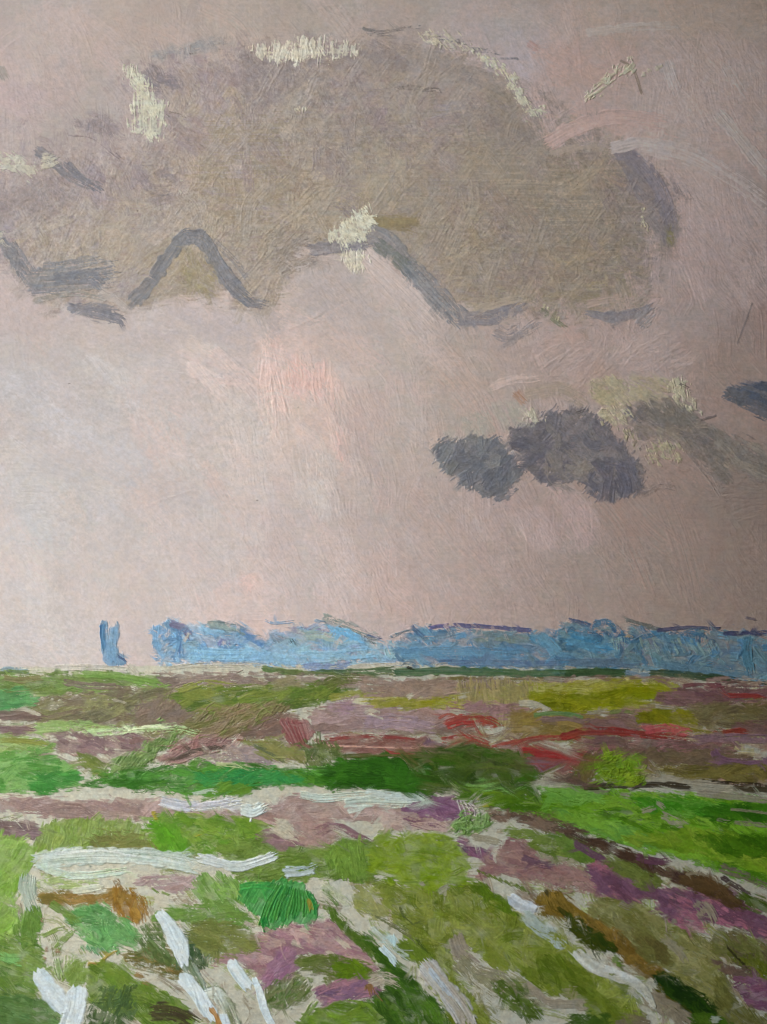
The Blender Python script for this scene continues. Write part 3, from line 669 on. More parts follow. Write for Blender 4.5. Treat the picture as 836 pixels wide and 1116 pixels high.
Sm(90, [(270,684),(330,684),(330,716),(270,716)], 5, ln=16, w=7, jit=25, op=.85, dry=.32)
Sm(260, [(168,680),(430,680),(450,690),(640,684),(836,690),(836,734),(640,724),(170,720)], 8, ln=14, w=6, jit=30, op=.85)
# pale line under the woods
def pale(pts, w, col, **kw): S('pale_stroke', pts, w, tuple(v*(.97-.09*(pts[0][0] > 450)) for v in col), dry=kw.pop('dry', .36), h=.8, **kw)
pale([(60,728),(100,727),(140,730)], 7, (206,200,186)); pale([(140,724),(150,734),(154,740)], 5, (192,186,170))
pale([(184,729),(220,725),(290,724)], 6, (188,184,166), dry=.45); pale([(380,728),(420,726),(448,725)], 8, (190,184,166), dry=.3)
pale([(474,726),(486,724),(498,727)], 5, (182,176,160)); pale([(616,727),(630,729)], 4, (150,144,128)); pale([(676,729),(684,728)], 3, (160,152,138)); pale([(718,731),(726,730)], 3, (140,134,120))

# ---- hedge on the horizon
S('painted_hedge', [(286,728),(300,731),(330,733)], 7, (80,108,58), (96,118,66), dry=.15, label='short bright green hedge stroke on the horizon')
hg = S('painted_hedge', [(344,733),(390,732),(430,729)], 7, (84,104,70), (72,96,62), dry=.3, label='dark green hedge line along the middle of the horizon')
S('', [(300,731),(380,736),(440,734)], 5, (92,104,64), own=hg, dry=.45)
S('', [(430,733),(500,731),(580,734),(640,733),(684,733)], 9, (50,80,54), (62,88,56), own=hg, dry=.1)
S('', [(443,727),(452,729)], 3, (44,44,36), own=hg); S('', [(488,739),(540,739),(612,739)], 4, (94,86,54), own=hg, dry=.4)
S('', [(616,734),(650,732),(682,734)], 9, (42,62,38), (52,72,44), own=hg, dry=.1)
S('smear', [(683,734),(695,737),(712,736)], 8, (94,112,124), (84,104,112), dry=.2)
S('painted_hedge', [(708,733),(740,735),(800,741)], 8, (40,56,34), (50,64,38), dry=.12, label='dark green hedge line on the right of the horizon')
S('dark_stroke', [(770,740),(806,743),(850,745)], 4, (46,48,34), dry=.3)
S('water_stroke', [(2,731),(16,730),(32,731)], 7, (128,156,166), (140,164,170), dry=.2)

def _fieldmod(l, x, y):                # deep colours were judged too pale by eye
    m = l.max(); t = np.clip(m/.42, 0, 1)
    g = l.sum()/3.
    l = g+(l-g)*(1.04-.04*t)
    if l[0] > 2.2*l[1]: l = l*np.array([.70,.92,.92])+.004
    elif l[0] > 1.25*l[1] and l[2] < .45*l[0]: l = l*np.array([.84,.94,1.])
    if l[1] > l[0] and l[1] > 1.3*l[2]: l = l*np.array([1.,1.,.84])*np.interp(x, [0,300,500,836], [1.14,1.06,.92,.90])
    if x > 620 and y > 880 and 2.4*l[1] > l[0] > 1.2*l[1] and l[2] > l[1]: l = l*np.array([1.38,1.14,1.22])
    return np.clip(l, .001, 1)*(.76+.24*t)
MOD[0] = _fieldmod
# ---- far field
FF = [(-40,738),(200,736),(500,742),(876,748),(876,866),(700,850),(480,834),(200,832),(90,840),(-40,830)]
Sc(p_prim_wash, FF, [(140,124,108),(132,112,104),(128,122,84),(146,134,112)], 330, 44, 9, 2, jit=8, rag=4, soft=2, dry=.44, h=.5, mix=.25, op=.85, jc=.12)  # thin field wash strokes, grouped with the bare priming as one part
Sc(p_prim_wash, [(420,744),(876,750),(876,850),(700,846),(460,830)], [(120,98,84),(112,88,80),(110,104,62),(126,108,96)], 260, 44, 9, 2, jit=8, rag=4, soft=2, dry=.36, h=.5, mix=.2, op=.9, jc=.12)
NM = [(-40,905),(200,900),(420,905),(520,900),(640,920),(876,1000),(876,1146),(-40,1146)]
Sc(p_prim_wash, NM, [(128,142,84),(118,134,72),(150,134,116),(132,120,96),(110,122,64)], 300, 34, 9, lambda x, y: 10 if y < 960 else 40, jit=22, rag=4, soft=2, dry=.50, h=.5, mix=.25, op=.85, jc=.12)
MAUVE = [(140,124,112),(130,114,104),(148,132,122)]
G('heather_patch', [(165,738),(210,732),(300,735),(400,738),(480,742),(560,742),(560,752),(470,756),(400,752),(340,750),(260,748),(180,756)], MAUVE, n=24, ang=2, dry=.3, sc=dict(l=44))
G('grass_patch', [(-30,735),(40,732),(100,733),(165,736),(172,744),(120,752),(40,758),(-30,760)], [(112,132,80),(124,150,92),(104,124,70)], n=24, ang=4, dry=.25, sc=dict(l=36), label='light green strip of grass at the far left')
S('grass_stroke', [(90,734),(130,737),(176,746)], 8, (126,158,90), (112,146,78), dry=.2)
S('grass_stroke', [(150,750),(168,752),(186,748)], 9, (122,150,86), dry=.25)
S('ochre_stroke', [(4,739),(24,741),(46,738)], 7, (136,132,92), dry=.3)
S('heather_stroke', [(70,743),(98,747),(132,748)], 8, (122,108,100), (134,122,108), dry=.25)
G('grass_patch', [(-30,756),(16,752),(40,757),(34,770),(0,778),(-30,778)], [(82,144,92),(102,158,104),(74,128,82)], n=10, ang=-6, label='emerald patch at the left edge below the horizon')
G('field_patch', [(30,774),(60,762),(120,752),(180,750),(210,760),(240,780),(235,798),(190,802),(140,796),(90,792),(50,788)], [(132,130,88),(118,114,88),(142,142,98),(124,112,94)], n=64, ang=-22, dry=.18, sc=dict(l=40, jit=20), label='olive brown brushed field, left')
G('heather_patch', [(150,772),(180,758),(205,756),(215,776),(196,792),(160,796)], [(126,112,98),(136,120,106)], n=22, ang=-42, dry=.35)
G('grass_patch', [(186,756),(220,748),(300,748),(360,746),(366,758),(330,772),(280,778),(240,782),(204,772)], [(98,120,58),(112,128,62),(84,108,52),(124,134,72)], n=46, ang=-10, dry=.16, sc=dict(l=38), label='green field stroke curving in the far field')
S('grass_stroke', [(356,746),(372,740),(392,740)], 14, (104,112,66), (92,104,56), dry=.3)
S('grass_stroke', [(196,752),(224,744),(256,748)], 8, (136,142,78), dry=.4)
G('field_patch', [(296,742),(318,738),(322,748),(304,752)], [(140,136,100)], dry=.25)
S('grass_stroke', [(360,760),(390,756),(420,762)], 9, (146,146,74), (132,136,66), dry=.3)
G('field_patch', [(200,790),(230,772),(290,766),(318,772),(290,790),(250,802),(210,806)], [(128,118,84),(110,112,72),(142,124,100)], n=40, ang=-32, dry=.3, sc=dict(l=36, jit=10, h=1.1))
S('heather_stroke', [(0,780),(20,779),(48,782)], 11, (128,106,98), (118,98,90), dry=.15)
S('heather_stroke', [(-6,797),(16,795),(36,797)], 9, (132,108,108), dry=.2); pale([(12,773),(30,774),(44,779)], 4, (196,190,168)); pale([(4,790),(30,788)], 3, (150,158,136))
S('grass_stroke', [(40,793),(80,791),(126,797)], 13, (150,176,116), (138,166,108), dry=.28)
S('mint_stroke', [(90,800),(130,797),(158,794),(196,795),(216,800)], 9, (184,206,168), (166,192,146), dry=.46, h=1.1)
S('mint_stroke', [(140,797),(160,792),(186,793)], 4, (212,222,196), dry=.45, h=1.3)
S('leaf_dab', [(172,787),(176,784)], 6, (128,176,96), h=1.2)
G('heather_patch', [(60,800),(80,798),(130,804),(160,806),(150,818),(110,822),(80,822),(64,814)], [(146,122,120),(160,140,132),(130,106,106)], n=26, ang=15, dry=.42)
S('heather_stroke', [(142,808),(154,806),(166,806)], 7, (146,110,100), dry=.35)
G('grass_patch', [(-30,803),(20,803),(56,808),(54,818),(20,822),(-30,824)], [(138,162,104),(124,150,84),(150,172,118)], n=14, ang=4)
S('ochre_stroke', [(0,806),(36,808),(60,814)], 6, (132,138,74), dry=.35)
G('grass_patch', [(-30,826),(20,820),(52,821),(70,832),(88,846),(84,856),(56,862),(20,862),(-30,864)], [(120,164,100),(96,148,76),(76,134,62),(130,170,112)], n=44, ang=-6, sc=dict(l=26, w=10), label='bright green rounded patch at the left edge')
G('grass_patch', [(34,850),(60,838),(84,842),(88,852),(66,858),(48,864),(36,862)], [(62,130,62),(74,142,70)], n=8, ang=0)
G('grass_patch', [(86,822),(104,826),(116,842),(110,850),(94,840)], [(118,132,76),(104,120,64)], n=8, ang=40, dry=.35)
G('scrub_patch', [(112,846),(126,826),(150,816),(172,804),(196,798),(180,818),(160,834),(140,842)], [(108,134,84),(124,148,98),(90,116,68)], n=44, ang=-48, dry=.42, sc=dict(l=26, w=4, jit=14, h=1.), label='scribbled green scrub left of the dark twig')
G('heather_patch', [(176,828),(200,806),(230,800),(252,806),(250,816),(216,824),(196,832)], [(166,142,132),(152,122,116),(140,106,102)], n=20, ang=-22, dry=.35, sc=dict(h=1.1))
G('heather_patch', [(206,830),(240,818),(290,810),(312,820),(300,832),(260,834)], [(166,150,138),(156,138,130),(148,134,134)], n=20, ang=8, dry=.38)
G('field_patch', [(262,802),(290,786),(314,780),(312,800),(296,804)], [(142,112,98),(132,104,88)], n=12, ang=-22, dry=.2)
S('red_stroke', [(258,806),(276,808),(294,809)], 2.5, (150,80,70), dry=.35)
S('twig_stroke', [(186,829),(210,819),(230,815),(247,813)], 5, (88,78,68), (100,88,78), dry=.1, h=1.2, label='dark brown twig-like stroke')
rd = part('red_stroke', 'brick red ribbed dab in the far field')
Pt(rd, [(305,786),(318,782),(334,786),(344,798),(338,804),(326,818),(314,808)], [(152,84,82),(166,104,100)], ang=52, rag=3, dry=.2, h=.8)
for i in range(8): St(rd, [(306+i*4.2,787-i*.6+(i>4)*3),(314+i*3.6,800),(322+i*2.6,816-i*1.6)], 2.6, (150,76,76), (176,120,114), dry=.2, h=1.1)
G('grass_patch', [(262,806),(300,808),(330,818),(330,832),(290,826),(276,814)], [(132,132,82),(120,126,76)], n=14, ang=24, dry=.4)
for q in ([(280,814),(300,824),(312,832)], [(276,812),(292,816)]): S('grass_stroke', q, 3, (98,106,84), dry=.45)
G('heather_patch', [(340,776),(370,765),(410,758),(440,764),(480,768),(500,780),(480,792),(440,796),(400,796),(360,800),(340,792)], [(146,124,118),(156,136,134),(138,116,108)], n=46, ang=-4, dry=.22, sc=dict(l=36), label='mauve brown heather sweep in the far field')
pale([(384,764),(396,765),(406,762)], 8, (186,184,154), dry=.3); G('heather_patch', [(362,770),(372,762),(388,768),(376,776)], [(152,126,138)], dry=.2)
S('heather_stroke', [(398,786),(440,786),(476,794)], 14, (150,132,140), (142,124,130), dry=.3)
rb = G('red_patch', [(346,806),(380,802),(420,803),(462,806),(466,820),(430,824),(390,822),(356,816)], [(146,92,84),(156,104,94),(136,82,74)], n=20, ang=2, dry=.2, sc=dict(l=44), label='brick red band across the middle of the field')
S('', [(360,806),(400,802),(452,806)], 4, (150,66,62), own=rb, dry=.3); S('', [(352,812),(400,814),(460,815)], 2, (190,150,134), own=rb, dry=.3); S('', [(420,819),(445,822),(462,822)], 3, (156,60,54), own=rb, dry=.35)
G('shrub', [(332,826),(338,812),(352,808),(368,814),(374,826),(366,838),(340,838)], [(92,108,68),(110,122,84),(80,96,56)], n=34, ang=60, dry=.3, sc=dict(l=12, w=4, jit=50), label='small scribbled green shrub left of the middle')

# far right field
G('grass_patch', [(396,764),(430,758),(480,756),(540,752),(580,742),(640,742),(700,742),(736,746),(740,756),(700,768),(660,774),(620,776),(580,768),(520,770),(460,772),(420,772)], [(146,142,82),(128,128,54),(132,134,40),(156,150,96)], n=60, ang=-3, dry=.24, sc=dict(l=40), label='yellow green strip below the horizon')
G('grass_patch', [(576,762),(588,752),(640,756),(700,746),(736,750),(730,760),(690,766),(650,774),(610,774)], [(116,122,24),(124,128,34),(104,112,26)], n=28, ang=-4, dry=.12, sc=dict(l=36), label='acid green patch right of the scratched strip')
G('heather_patch', [(400,744),(470,742),(500,746),(490,756),(440,760),(400,756)], [(144,126,112),(134,116,102)], n=16, ang=0, dry=.3)
G('scratched_patch', [(504,742),(540,740),(584,742),(580,760),(566,790),(520,790),(500,770)], [(142,130,88),(134,120,80),(148,136,96)], n=22, ang=84, dry=.4, sc=dict(l=30, w=4, jit=8, h=.8, op=.6), label='pale scratched vertical brush marks in the field')
G('heather_patch', [(488,768),(530,764),(570,768),(566,780),(520,778),(492,776)], [(142,112,112),(132,104,100)], n=12, ang=0, dry=.35)
for q in ([(566,766),(582,767),(600,775)], [(398,774),(410,777)], [(490,776),(510,778)], [(444,760),(450,757)], [(500,758),(508,760)]): pale(q, 7, (176,172,152), dry=.3)
for q in ([(652,773),(664,774)], [(640,778),(654,776)], [(714,770),(730,772),(748,774)], [(728,760),(740,754),(746,752)], [(592,740),(616,742)], [(700,742),(712,741)]): pale(q, 6, (150,144,128), dry=.4)
G('field_patch', [(556,782),(580,776),(640,778),(690,784),(690,796),(640,800),(590,802),(560,800)], [(128,106,52),(118,98,56),(136,112,66)], n=26, ang=-2, dry=.16, sc=dict(l=40))
S('teal_stroke', [(582,779),(610,777),(636,781)], 5, (90,120,82), dry=.2); S('violet_stroke', [(590,784),(616,783),(640,787)], 6, (110,92,88), dry=.2)
S('teal_stroke', [(664,777),(676,775),(692,776)], 5, (96,108,66), dry=.25)
G('heather_patch', [(640,786),(670,780),(704,780),(712,794),(680,798),(644,798)], [(112,90,88),(104,82,76)], n=14, ang=0, dry=.2)
G('grass_patch', [(694,778),(720,774),(756,776),(758,788),(730,790),(700,788)], [(108,108,28),(98,100,30)], n=12, ang=2)
S('grass_stroke', [(740,792),(756,796),(776,800)], 6, (106,100,40), dry=.3)
G('heather_patch', [(716,758),(740,750),(790,746),(836,750),(876,752),(876,764),(800,764),(760,768),(724,768)], [(116,72,78),(104,70,66),(124,84,84)], n=24, ang=3, dry=.16, sc=dict(l=36), label='plum red strip at the right edge under the horizon')
if 0: G('red_stroke', [(744,762),(756,756),(770,760),(772,766),(752,768)], [(140,44,48)], n=4, ang=4, label='dark red dab on the plum strip')
S('red_stroke', [(788,758),(812,758),(836,760)], 5, (130,48,44), dry=.25)
S('red_stroke', [(744,748),(762,746),(790,748)], 5, (112,60,64), dry=.3)
G('field_patch', [(756,770),(800,766),(836,764),(876,764),(876,800),(836,800),(800,796),(770,792)], [(98,86,54),(104,92,62),(90,76,56)], n=40, ang=-3, dry=.16, sc=dict(l=34), label='dark olive field at the right edge')
G('heather_patch', [(800,790),(836,786),(876,786),(876,806),(836,806),(808,804)], [(98,76,74),(92,72,66)], n=12, ang=0)
# reds
S('red_stroke', [(486,789),(506,784),(530,786),(546,794)], 12, (164,54,48), (150,62,50), dry=.34, label='bright red dab in the far field')
S('red_stroke', [(478,783),(490,778),(506,784)], 3, (160,74,62), dry=.35); S('red_stroke', [(482,808),(506,804),(534,812)], 8, (158,50,46), dry=.34)
S('red_stroke', [(536,814),(560,808),(590,803),(640,803)], 3.5, (152,62,52), dry=.3); S('red_stroke', [(556,811),(590,806),(620,806)], 3, (142,66,54), dry=.35)
S('violet_stroke', [(464,806),(470,818)], 12, (122,84,96), dry=.25)
G('heather_patch', [(470,812),(520,812),(560,814),(590,818),(590,830),(540,834),(480,834)], [(122,112,84),(136,112,108),(104,98,66)], n=20, ang=6, dry=.36)
rr = G('red_patch', [(562,816),(590,812),(640,820),(690,812),(690,830),(650,836),(600,842),(580,836)], [(142,66,62),(126,60,56),(118,74,68)], n=26, ang=3, dry=.14, sc=dict(l=38), label='brick red patch left of the round green bush')
S('', [(568,818),(600,822),(640,826)], 8, (148,44,42), own=rr, dry=.2); S('violet_stroke', [(574,824),(584,832),(594,838)], 12, (128,88,106), dry=.3)
S('red_stroke', [(612,803),(640,797),(680,798),(720,803),(752,806)], 9, (136,38,34), (124,44,40), dry=.34, label='long dark red stroke right of the middle')
S('red_stroke', [(704,796),(726,793),(752,799)], 10, (170,74,76), (156,62,64), dry=.34, label='pinkish red dab above the long dark red stroke')
S('red_stroke', [(776,801),(796,798),(814,796)], 8, (122,44,34), dry=.3)
G('heather_patch', [(640,806),(690,804),(760,806),(800,808),(790,828),(730,832),(690,830),(650,822)], [(112,76,74),(100,76,66),(122,88,86)], n=34, ang=2, dry=.16, sc=dict(l=34), label='dusky rose band above the round bush')
G('field_patch', [(700,820),(760,818),(800,820),(836,830),(876,832),(876,840),(800,838),(740,836),(700,834)], [(98,84,60),(90,78,62)], n=20, ang=2, dry=.2, sc=dict(l=40))
vs_ = S('violet_stroke', [(778,818),(786,828),(804,832),(850,830)], 11, (96,72,88), (108,84,98), dry=.15, label='dull violet hooked stroke at the right edge')
S('', [(756,806),(790,804),(850,806)], 11, (108,88,94), own=vs_, dry=.3)
G('field_patch', [(704,838),(760,834),(800,834),(836,834),(876,834),(876,852),(836,852),(780,850),(730,846)], [(98,88,42),(86,76,40),(108,96,52)], n=24, ang=3, dry=.12, sc=dict(l=44), label='olive ochre bank at the right edge')
S('dark_stroke', [(752,850),(790,853),(850,856)], 4, (34,28,22), dry=.3); S('dark_stroke', [(700,842),(720,846)], 3, (60,54,44), dry=.4)

Sc(p_prim_wash, [(520,960),(660,930),(876,1000),(876,1146),(520,1146)], [(112,118,66),(104,108,56),(122,110,92),(112,96,84)], 130, 30, 9, 36, jit=16, rag=4, soft=2, dry=.40, h=.5, mix=.25, op=.85, jc=.1)  # more thin wash, grouped with the bare priming

# ---- the green hedgerow across the middle
G('grass_patch', [(86,858),(110,844),(150,836),(200,833),(250,832),(300,836),(340,836),(380,830),(420,828),(470,830),(470,864),(430,862),(380,856),(340,858),(300,856),(270,862),(240,866),(200,866),(150,860),(120,856)],
  [(66,122,54),(84,142,64),(54,104,40),(78,128,48)], n=110, ang=2, dry=.08, sc=dict(l=36, w=9), label='long grass green band across the middle')
G('grass_patch', [(206,846),(250,840),(300,840),(330,850),(296,856),(230,856)], [(48,124,72),(62,136,76)], n=18, ang=-4, dry=.3)
S('mint_stroke', [(236,833),(256,834),(276,838)], 5, (166,178,140), dry=.4)
G('shrub', [(352,840),(370,828),(400,824),(440,822),(470,826),(476,850),(470,868),(430,866),(400,860),(360,858)], [(46,92,28),(58,108,36),(40,78,26)], n=70, ang=4, dry=.08, sc=dict(l=24, w=8), label='deep green hedge right of the middle')
S('leaf_dab', [(456,832),(462,836)], 5, (120,150,116), dry=.4); S('dark_stroke', [(376,824),(420,822),(462,824)], 5, (88,90,54), dry=.4)
G('shrub', [(466,838),(474,818),(500,810),(540,816),(570,820),(588,836),(592,856),(570,872),(530,872),(500,866),(474,862)], [(62,84,34),(48,72,28),(80,98,46),(56,92,30)], n=110, ang=20, dry=.1, sc=dict(l=18, w=6, jit=40), label='dark scribbled hedge shrub in the middle right')
G('grass_patch', [(494,868),(520,860),(560,868),(600,860),(620,872),(640,890),(620,892),(580,886),(540,882),(510,876)], [(78,112,32),(96,128,40),(62,96,26)], n=44, ang=10, dry=.1, sc=dict(l=24))
S('mint_stroke', [(520,858),(540,860),(562,862)], 6, (116,158,92), dry=.4, h=1.1); S('leaf_dab', [(524,848),(530,856)], 8, (96,136,76), dry=.45)
S('ochre_stroke', [(518,868),(524,876),(534,878)], 4, (142,140,60), dry=.4)
# right meadow
G('grass_patch', [(590,866),(620,856),(660,858),(700,862),(740,864),(790,866),(836,868),(876,870),(876,968),(836,966),(800,954),(760,942),(720,930),(690,924),(660,914),(630,902),(600,896),(570,892),(560,886),(600,884)],
  [(74,116,34),(92,134,42),(62,102,26),(80,122,30),(104,142,52)], n=260, ang=16, dry=.05, sc=dict(l=36, w=9, jit=12), label='large bright green meadow on the right')
G('grass_patch', [(600,866),(630,858),(660,862),(650,872),(610,876)], [(104,148,72),(92,138,62)], n=12, ang=4)
G('grass_patch', [(600,884),(640,888),(690,902),(720,922),(690,922),(640,906),(606,896)], [(110,150,66),(98,138,54),(84,128,60)], n=30, ang=20, dry=.2)
G('grass_patch', [(690,872),(740,868),(780,874),(800,884),(760,890),(716,884)], [(54,110,30),(64,120,38),(86,134,56)], n=46, ang=20, dry=.25, sc=dict(l=18, w=4))
G('grass_patch', [(770,880),(820,876),(876,880),(876,900),(820,898),(780,894)], [(42,84,24),(54,98,28)], n=26, ang=6, dry=.2)
G('grass_patch', [(680,912),(730,906),(790,906),(836,924),(876,930),(876,958),(836,952),(780,936),(730,926)], [(96,126,38),(84,116,34),(110,134,50)], n=60, ang=20, dry=.2)
G('grass_patch', [(760,910),(836,912),(876,914),(876,936),(820,936),(780,926)], [(52,88,22),(62,98,26)], n=30, ang=18, dry=.3)
for q, w in (([(722,888),(734,894),(746,900)],10), ([(700,884),(714,880)],7), ([(676,866),(690,868)],7), ([(716,874),(724,880)],5)): pale(q, w, (140,138,116), dry=.38)
for q, w in (([(782,893),(796,896)],4), ([(800,896),(820,898),(850,900)],5), ([(796,882),(820,884),(850,888)],3), ([(648,862),(664,864)],5)): pale(q, w, (124,126,108), dry=.35)
# bank with dark line, right
pale([(612,846),(640,850),(700,852),(760,858),(850,862)], 9, (150,148,130), dry=.25); pale([(700,846),(740,850),(780,854)], 8, (148,144,126), dry=.25); pale([(760,864),(800,868),(840,872)], 8, (132,128,112), dry=.3)
S('dark_stroke', [(636,858),(670,856),(716,855),(750,857)], 7, (52,40,26), (36,30,20), dry=.15, label='dark brown bank line under the round bush'); S('dark_stroke', [(800,858),(824,860),(850,861)], 7, (54,44,28), dry=.15)
G('field_patch', [(604,846),(626,842),(648,850),(652,856),(620,856)], [(96,74,66),(82,66,54)], n=8, ang=4, dry=.25)
G('scrub_patch', [(624,842),(630,828),(648,818),(662,824),(652,844),(640,850)], [(104,88,52),(90,78,46),(98,104,48)], n=20, ang=-60, dry=.25, sc=dict(l=12, w=4, jit=40))
G('shrub', [(648,846),(650,832),(660,822),(676,821),(692,828),(700,842),(702,852),(680,854),(656,852)], [(98,122,34),(112,136,42),(82,106,28),(92,130,36)], n=70, ang=-30, dry=.1, sc=dict(l=12, w=4, jit=50, h=1.1), label='round yellow green bush standing on the dark bank line')
S('leaf_dab', [(692,828),(698,836)], 6, (92,146,40), dry=.35)

# ---- mauve track below the hedgerow
TR = [(-30,872),(40,870),(100,873),(150,871),(182,870),(220,880),(270,886),(300,880),(320,866),(340,868),(380,876),(430,880),(480,892),(500,902),(470,906),(430,902),(390,894),(330,896),(290,902),(240,896),(200,890),(150,894),(100,894),(60,890),(20,884),(-30,884)]
G('track', TR, [(158,136,128),(150,126,118),(166,146,138)], n=70, ang=3, dry=.10, sc=dict(l=40, w=10), label='mauve pink track below the green band')
S('white_stroke', [(176,873),(200,878),(232,876),(262,871)], 12, (206,210,214), (184,188,194), dry=.3, h=1.2); S('white_stroke', [(200,882),(230,874),(258,878)], 8, (196,196,204), (170,166,166), dry=.4)
S('white_stroke', [(328,866),(350,870),(380,868),(430,866),(470,870)], 9, (186,200,188), (164,178,164), dry=.4, h=1.1); S('white_stroke', [(376,876),(400,874),(440,876),(470,872)], 10, (182,196,184), (160,172,160), dry=.4, h=1.1)
S('white_stroke', [(380,884),(396,880)], 6, (186,196,186), dry=.3); S('white_stroke', [(400,864),(430,868),(454,872)], 9, (172,184,178), dry=.35)
G('scrub_patch', [(222,870),(240,856),(270,858),(270,866),(246,866)], [(92,132,54)], n=8, ang=-20, dry=.3)
vi = G('violet_patch', [(440,882),(452,872),(476,868),(500,874),(520,884),(510,894),(480,892),(456,886)], [(122,88,112),(108,76,98),(132,100,122)], n=20, ang=10, dry=.12, sc=dict(l=24), label='violet dab on the track, right of the pale strokes')
for i in range(6): S('', [(498+i*4,872+i),(502+i*5,884),(504+i*4,896)], 1.6, (170,164,160), own=vi, dry=.35, h=1.1)
for q in ([(444,896),(470,902),(486,904)], [(440,890),(460,898),(480,900)], [(452,905),(460,903)]): S('violet_stroke', q, 6, (108,78,92), dry=.52)
G('scrub_patch', [(490,902),(504,888),(520,884),(536,888),(530,902),(514,910),(496,908)], [(110,142,86),(94,126,66),(124,152,104)], n=40, ang=-30, dry=.3, sc=dict(l=14, w=3.5, jit=45, h=1.1), label='scribbled sage green tuft beside the violet dab')
G('heather_patch', [(534,884),(560,884),(600,890),(640,906),(600,908),(560,896),(540,894)], [(104,82,66),(90,70,58),(118,96,80)], n=24, ang=12, dry=.3)

# ---- near meadow, left
G('grass_patch', [(40,930),(42,906),(50,898),(90,893),(150,896),(158,906),(176,926),(150,930),(90,930)], [(124,148,78),(112,138,64),(136,156,92)], n=50, ang=-78, dry=.1, sc=dict(l=22, w=8), label='light green patch above the long white stroke')
G('field_patch', [(100,912),(140,906),(172,922),(164,930),(110,928)], [(122,124,78),(114,122,72)], n=14, ang=6, dry=.3)
G('heather_patch', [(-30,894),(10,892),(42,900),(40,914),(20,918),(-30,906)], [(138,116,114),(126,104,100)], n=14, ang=12, dry=.15)
G('grass_patch', [(155,900),(170,890),(200,884),(250,888),(296,898),(298,908),(286,918),(260,930),(210,930),(182,932),(164,914)], [(112,146,58),(100,134,50),(126,152,72),(90,130,48)], n=70, ang=14, dry=.06, sc=dict(l=24, w=7), label='grass green mound below the track, left')
G('grass_patch', [(160,904),(174,896),(196,904),(200,926),(180,932)], [(86,140,42),(98,148,52)], n=14, ang=52, dry=.2)
for x, y in ((168,886),(215,910),(170,891)): S('flower_dab', [(x-3,y),(x+3,y-1)], 5, (176,156,52), dry=.25, h=1.1)
G('grass_patch', [(-30,912),(10,908),(34,920),(38,940),(24,962),(18,990),(24,1010),(-30,1030)], [(124,158,76),(112,148,60),(138,168,92)], n=44, ang=-60, dry=.1, sc=dict(l=26, w=9), label='fresh green edge at the left')
G('grass_patch', [(240,922),(300,916),(350,922),(380,914),(410,920),(420,940),(400,962),(370,958),(330,960),(270,962),(250,948)], [(100,126,60),(112,136,70),(90,116,52)], n=70, ang=-4, dry=.1, sc=dict(l=26), label='olive green grass around the short white dabs')
G('grass_patch', [(356,944),(366,920),(392,918),(404,936),(390,956)], [(98,128,56),(110,140,66)], n=30, ang=80, dry=.2, sc=dict(l=22, w=4, jit=10))
G('heather_patch', [(286,912),(296,904),(330,912),(330,920),(300,924)], [(140,112,114)], n=8, ang=8, dry=.1)
G('heather_patch', [(322,896),(360,892),(372,906),(352,922),(330,918)], [(158,134,126),(150,124,116)], n=12, ang=10, dry=.12)
S('violet_stroke', [(346,904),(366,900),(384,908),(402,916)], 9, (126,92,100), (114,82,90), dry=.3)
pale([(300,898),(312,904),(322,912)], 18, (184,178,156), dry=.12)
wl_ = S('white_stroke', [(38,938),(70,934),(110,932),(160,934),(200,940),(220,946)], 19, (202,212,202), (176,192,178), dry=.16, h=1.3, label='long white stroke across the near meadow, left')
S('', [(44,940),(60,950),(90,954),(140,948)], 9, (198,214,198), (170,190,166), own=wl_, dry=.3, h=1.2)
S('', [(60,930),(110,927),(150,932)], 4, (212,218,210), own=wl_, dry=.3, h=1.3)
G('heather_patch', [(150,958),(180,952),(216,956),(212,966),(180,970),(150,966)], [(166,146,142),(156,136,132)], n=8, ang=0, dry=.3)
G('grass_patch', [(46,954),(80,960),(104,956),(100,966),(60,968)], [(150,166,116)], n=6, ang=4, dry=.35)
G('ochre_patch', [(44,974),(70,972),(104,974),(132,968),(140,984),(110,986),(70,986),(46,984)], [(152,116,58),(166,130,74),(138,116,56)], n=20, ang=0, dry=.2, label='ochre band under the long white stroke')
G('ochre_patch', [(124,968),(146,972),(160,984),(156,1006),(140,1008),(126,996)], [(158,114,46),(146,104,44),(172,130,62)], n=24, ang=75, dry=.25, sc=dict(l=18, w=5), label='orange ochre tuft beside the sage green dab')
S('grass_stroke', [(166,968),(174,974)], 3, (112,134,78)); S('grass_stroke', [(176,972),(186,976)], 3, (112,134,78))
G('grass_patch', [(208,964),(230,952),(262,958),(290,962),(290,976),(262,990),(236,990),(214,980)], [(110,146,74),(98,136,64),(122,156,88)], n=44, ang=60, dry=.12, sc=dict(l=16, w=4))
G('grass_patch', [(170,992),(200,990),(236,980),(260,990),(280,1004),(250,1010),(200,1006),(170,1004)], [(96,128,64),(108,138,76)], n=26, ang=4, dry=.3)
em = part('emerald_patch', 'thick emerald green ribbed fan of strokes')
Pt(em, [(262,968),(290,962),(312,958),(328,962),(340,976),(346,992),(340,1004),(320,1006),(300,1012),(290,1016),(280,998),(262,982)], [(54,132,72),(68,146,80),(42,112,60)], ang=-60, rag=4, dry=.05, h=.9)
for i in range(16): St(em, [(284+i*4,1008-i*.8-(i%3)*3),(292+i*3.4,984),(306+i*2,962+i*.7)], 5, random.choice([(50,130,70),(66,148,82),(40,108,62),(78,140,70)]), (58,126,58), dry=.2, h=1.3)
S('', [(262,966),(280,964),(298,966)], 8, (62,146,76), own=em, dry=.2); S('', [(336,980),(340,992)], 5, (146,130,54), own=em, dry=.35); S('', [(288,1000),(291,1016)], 7, (44,124,62), own=em, h=1.2)
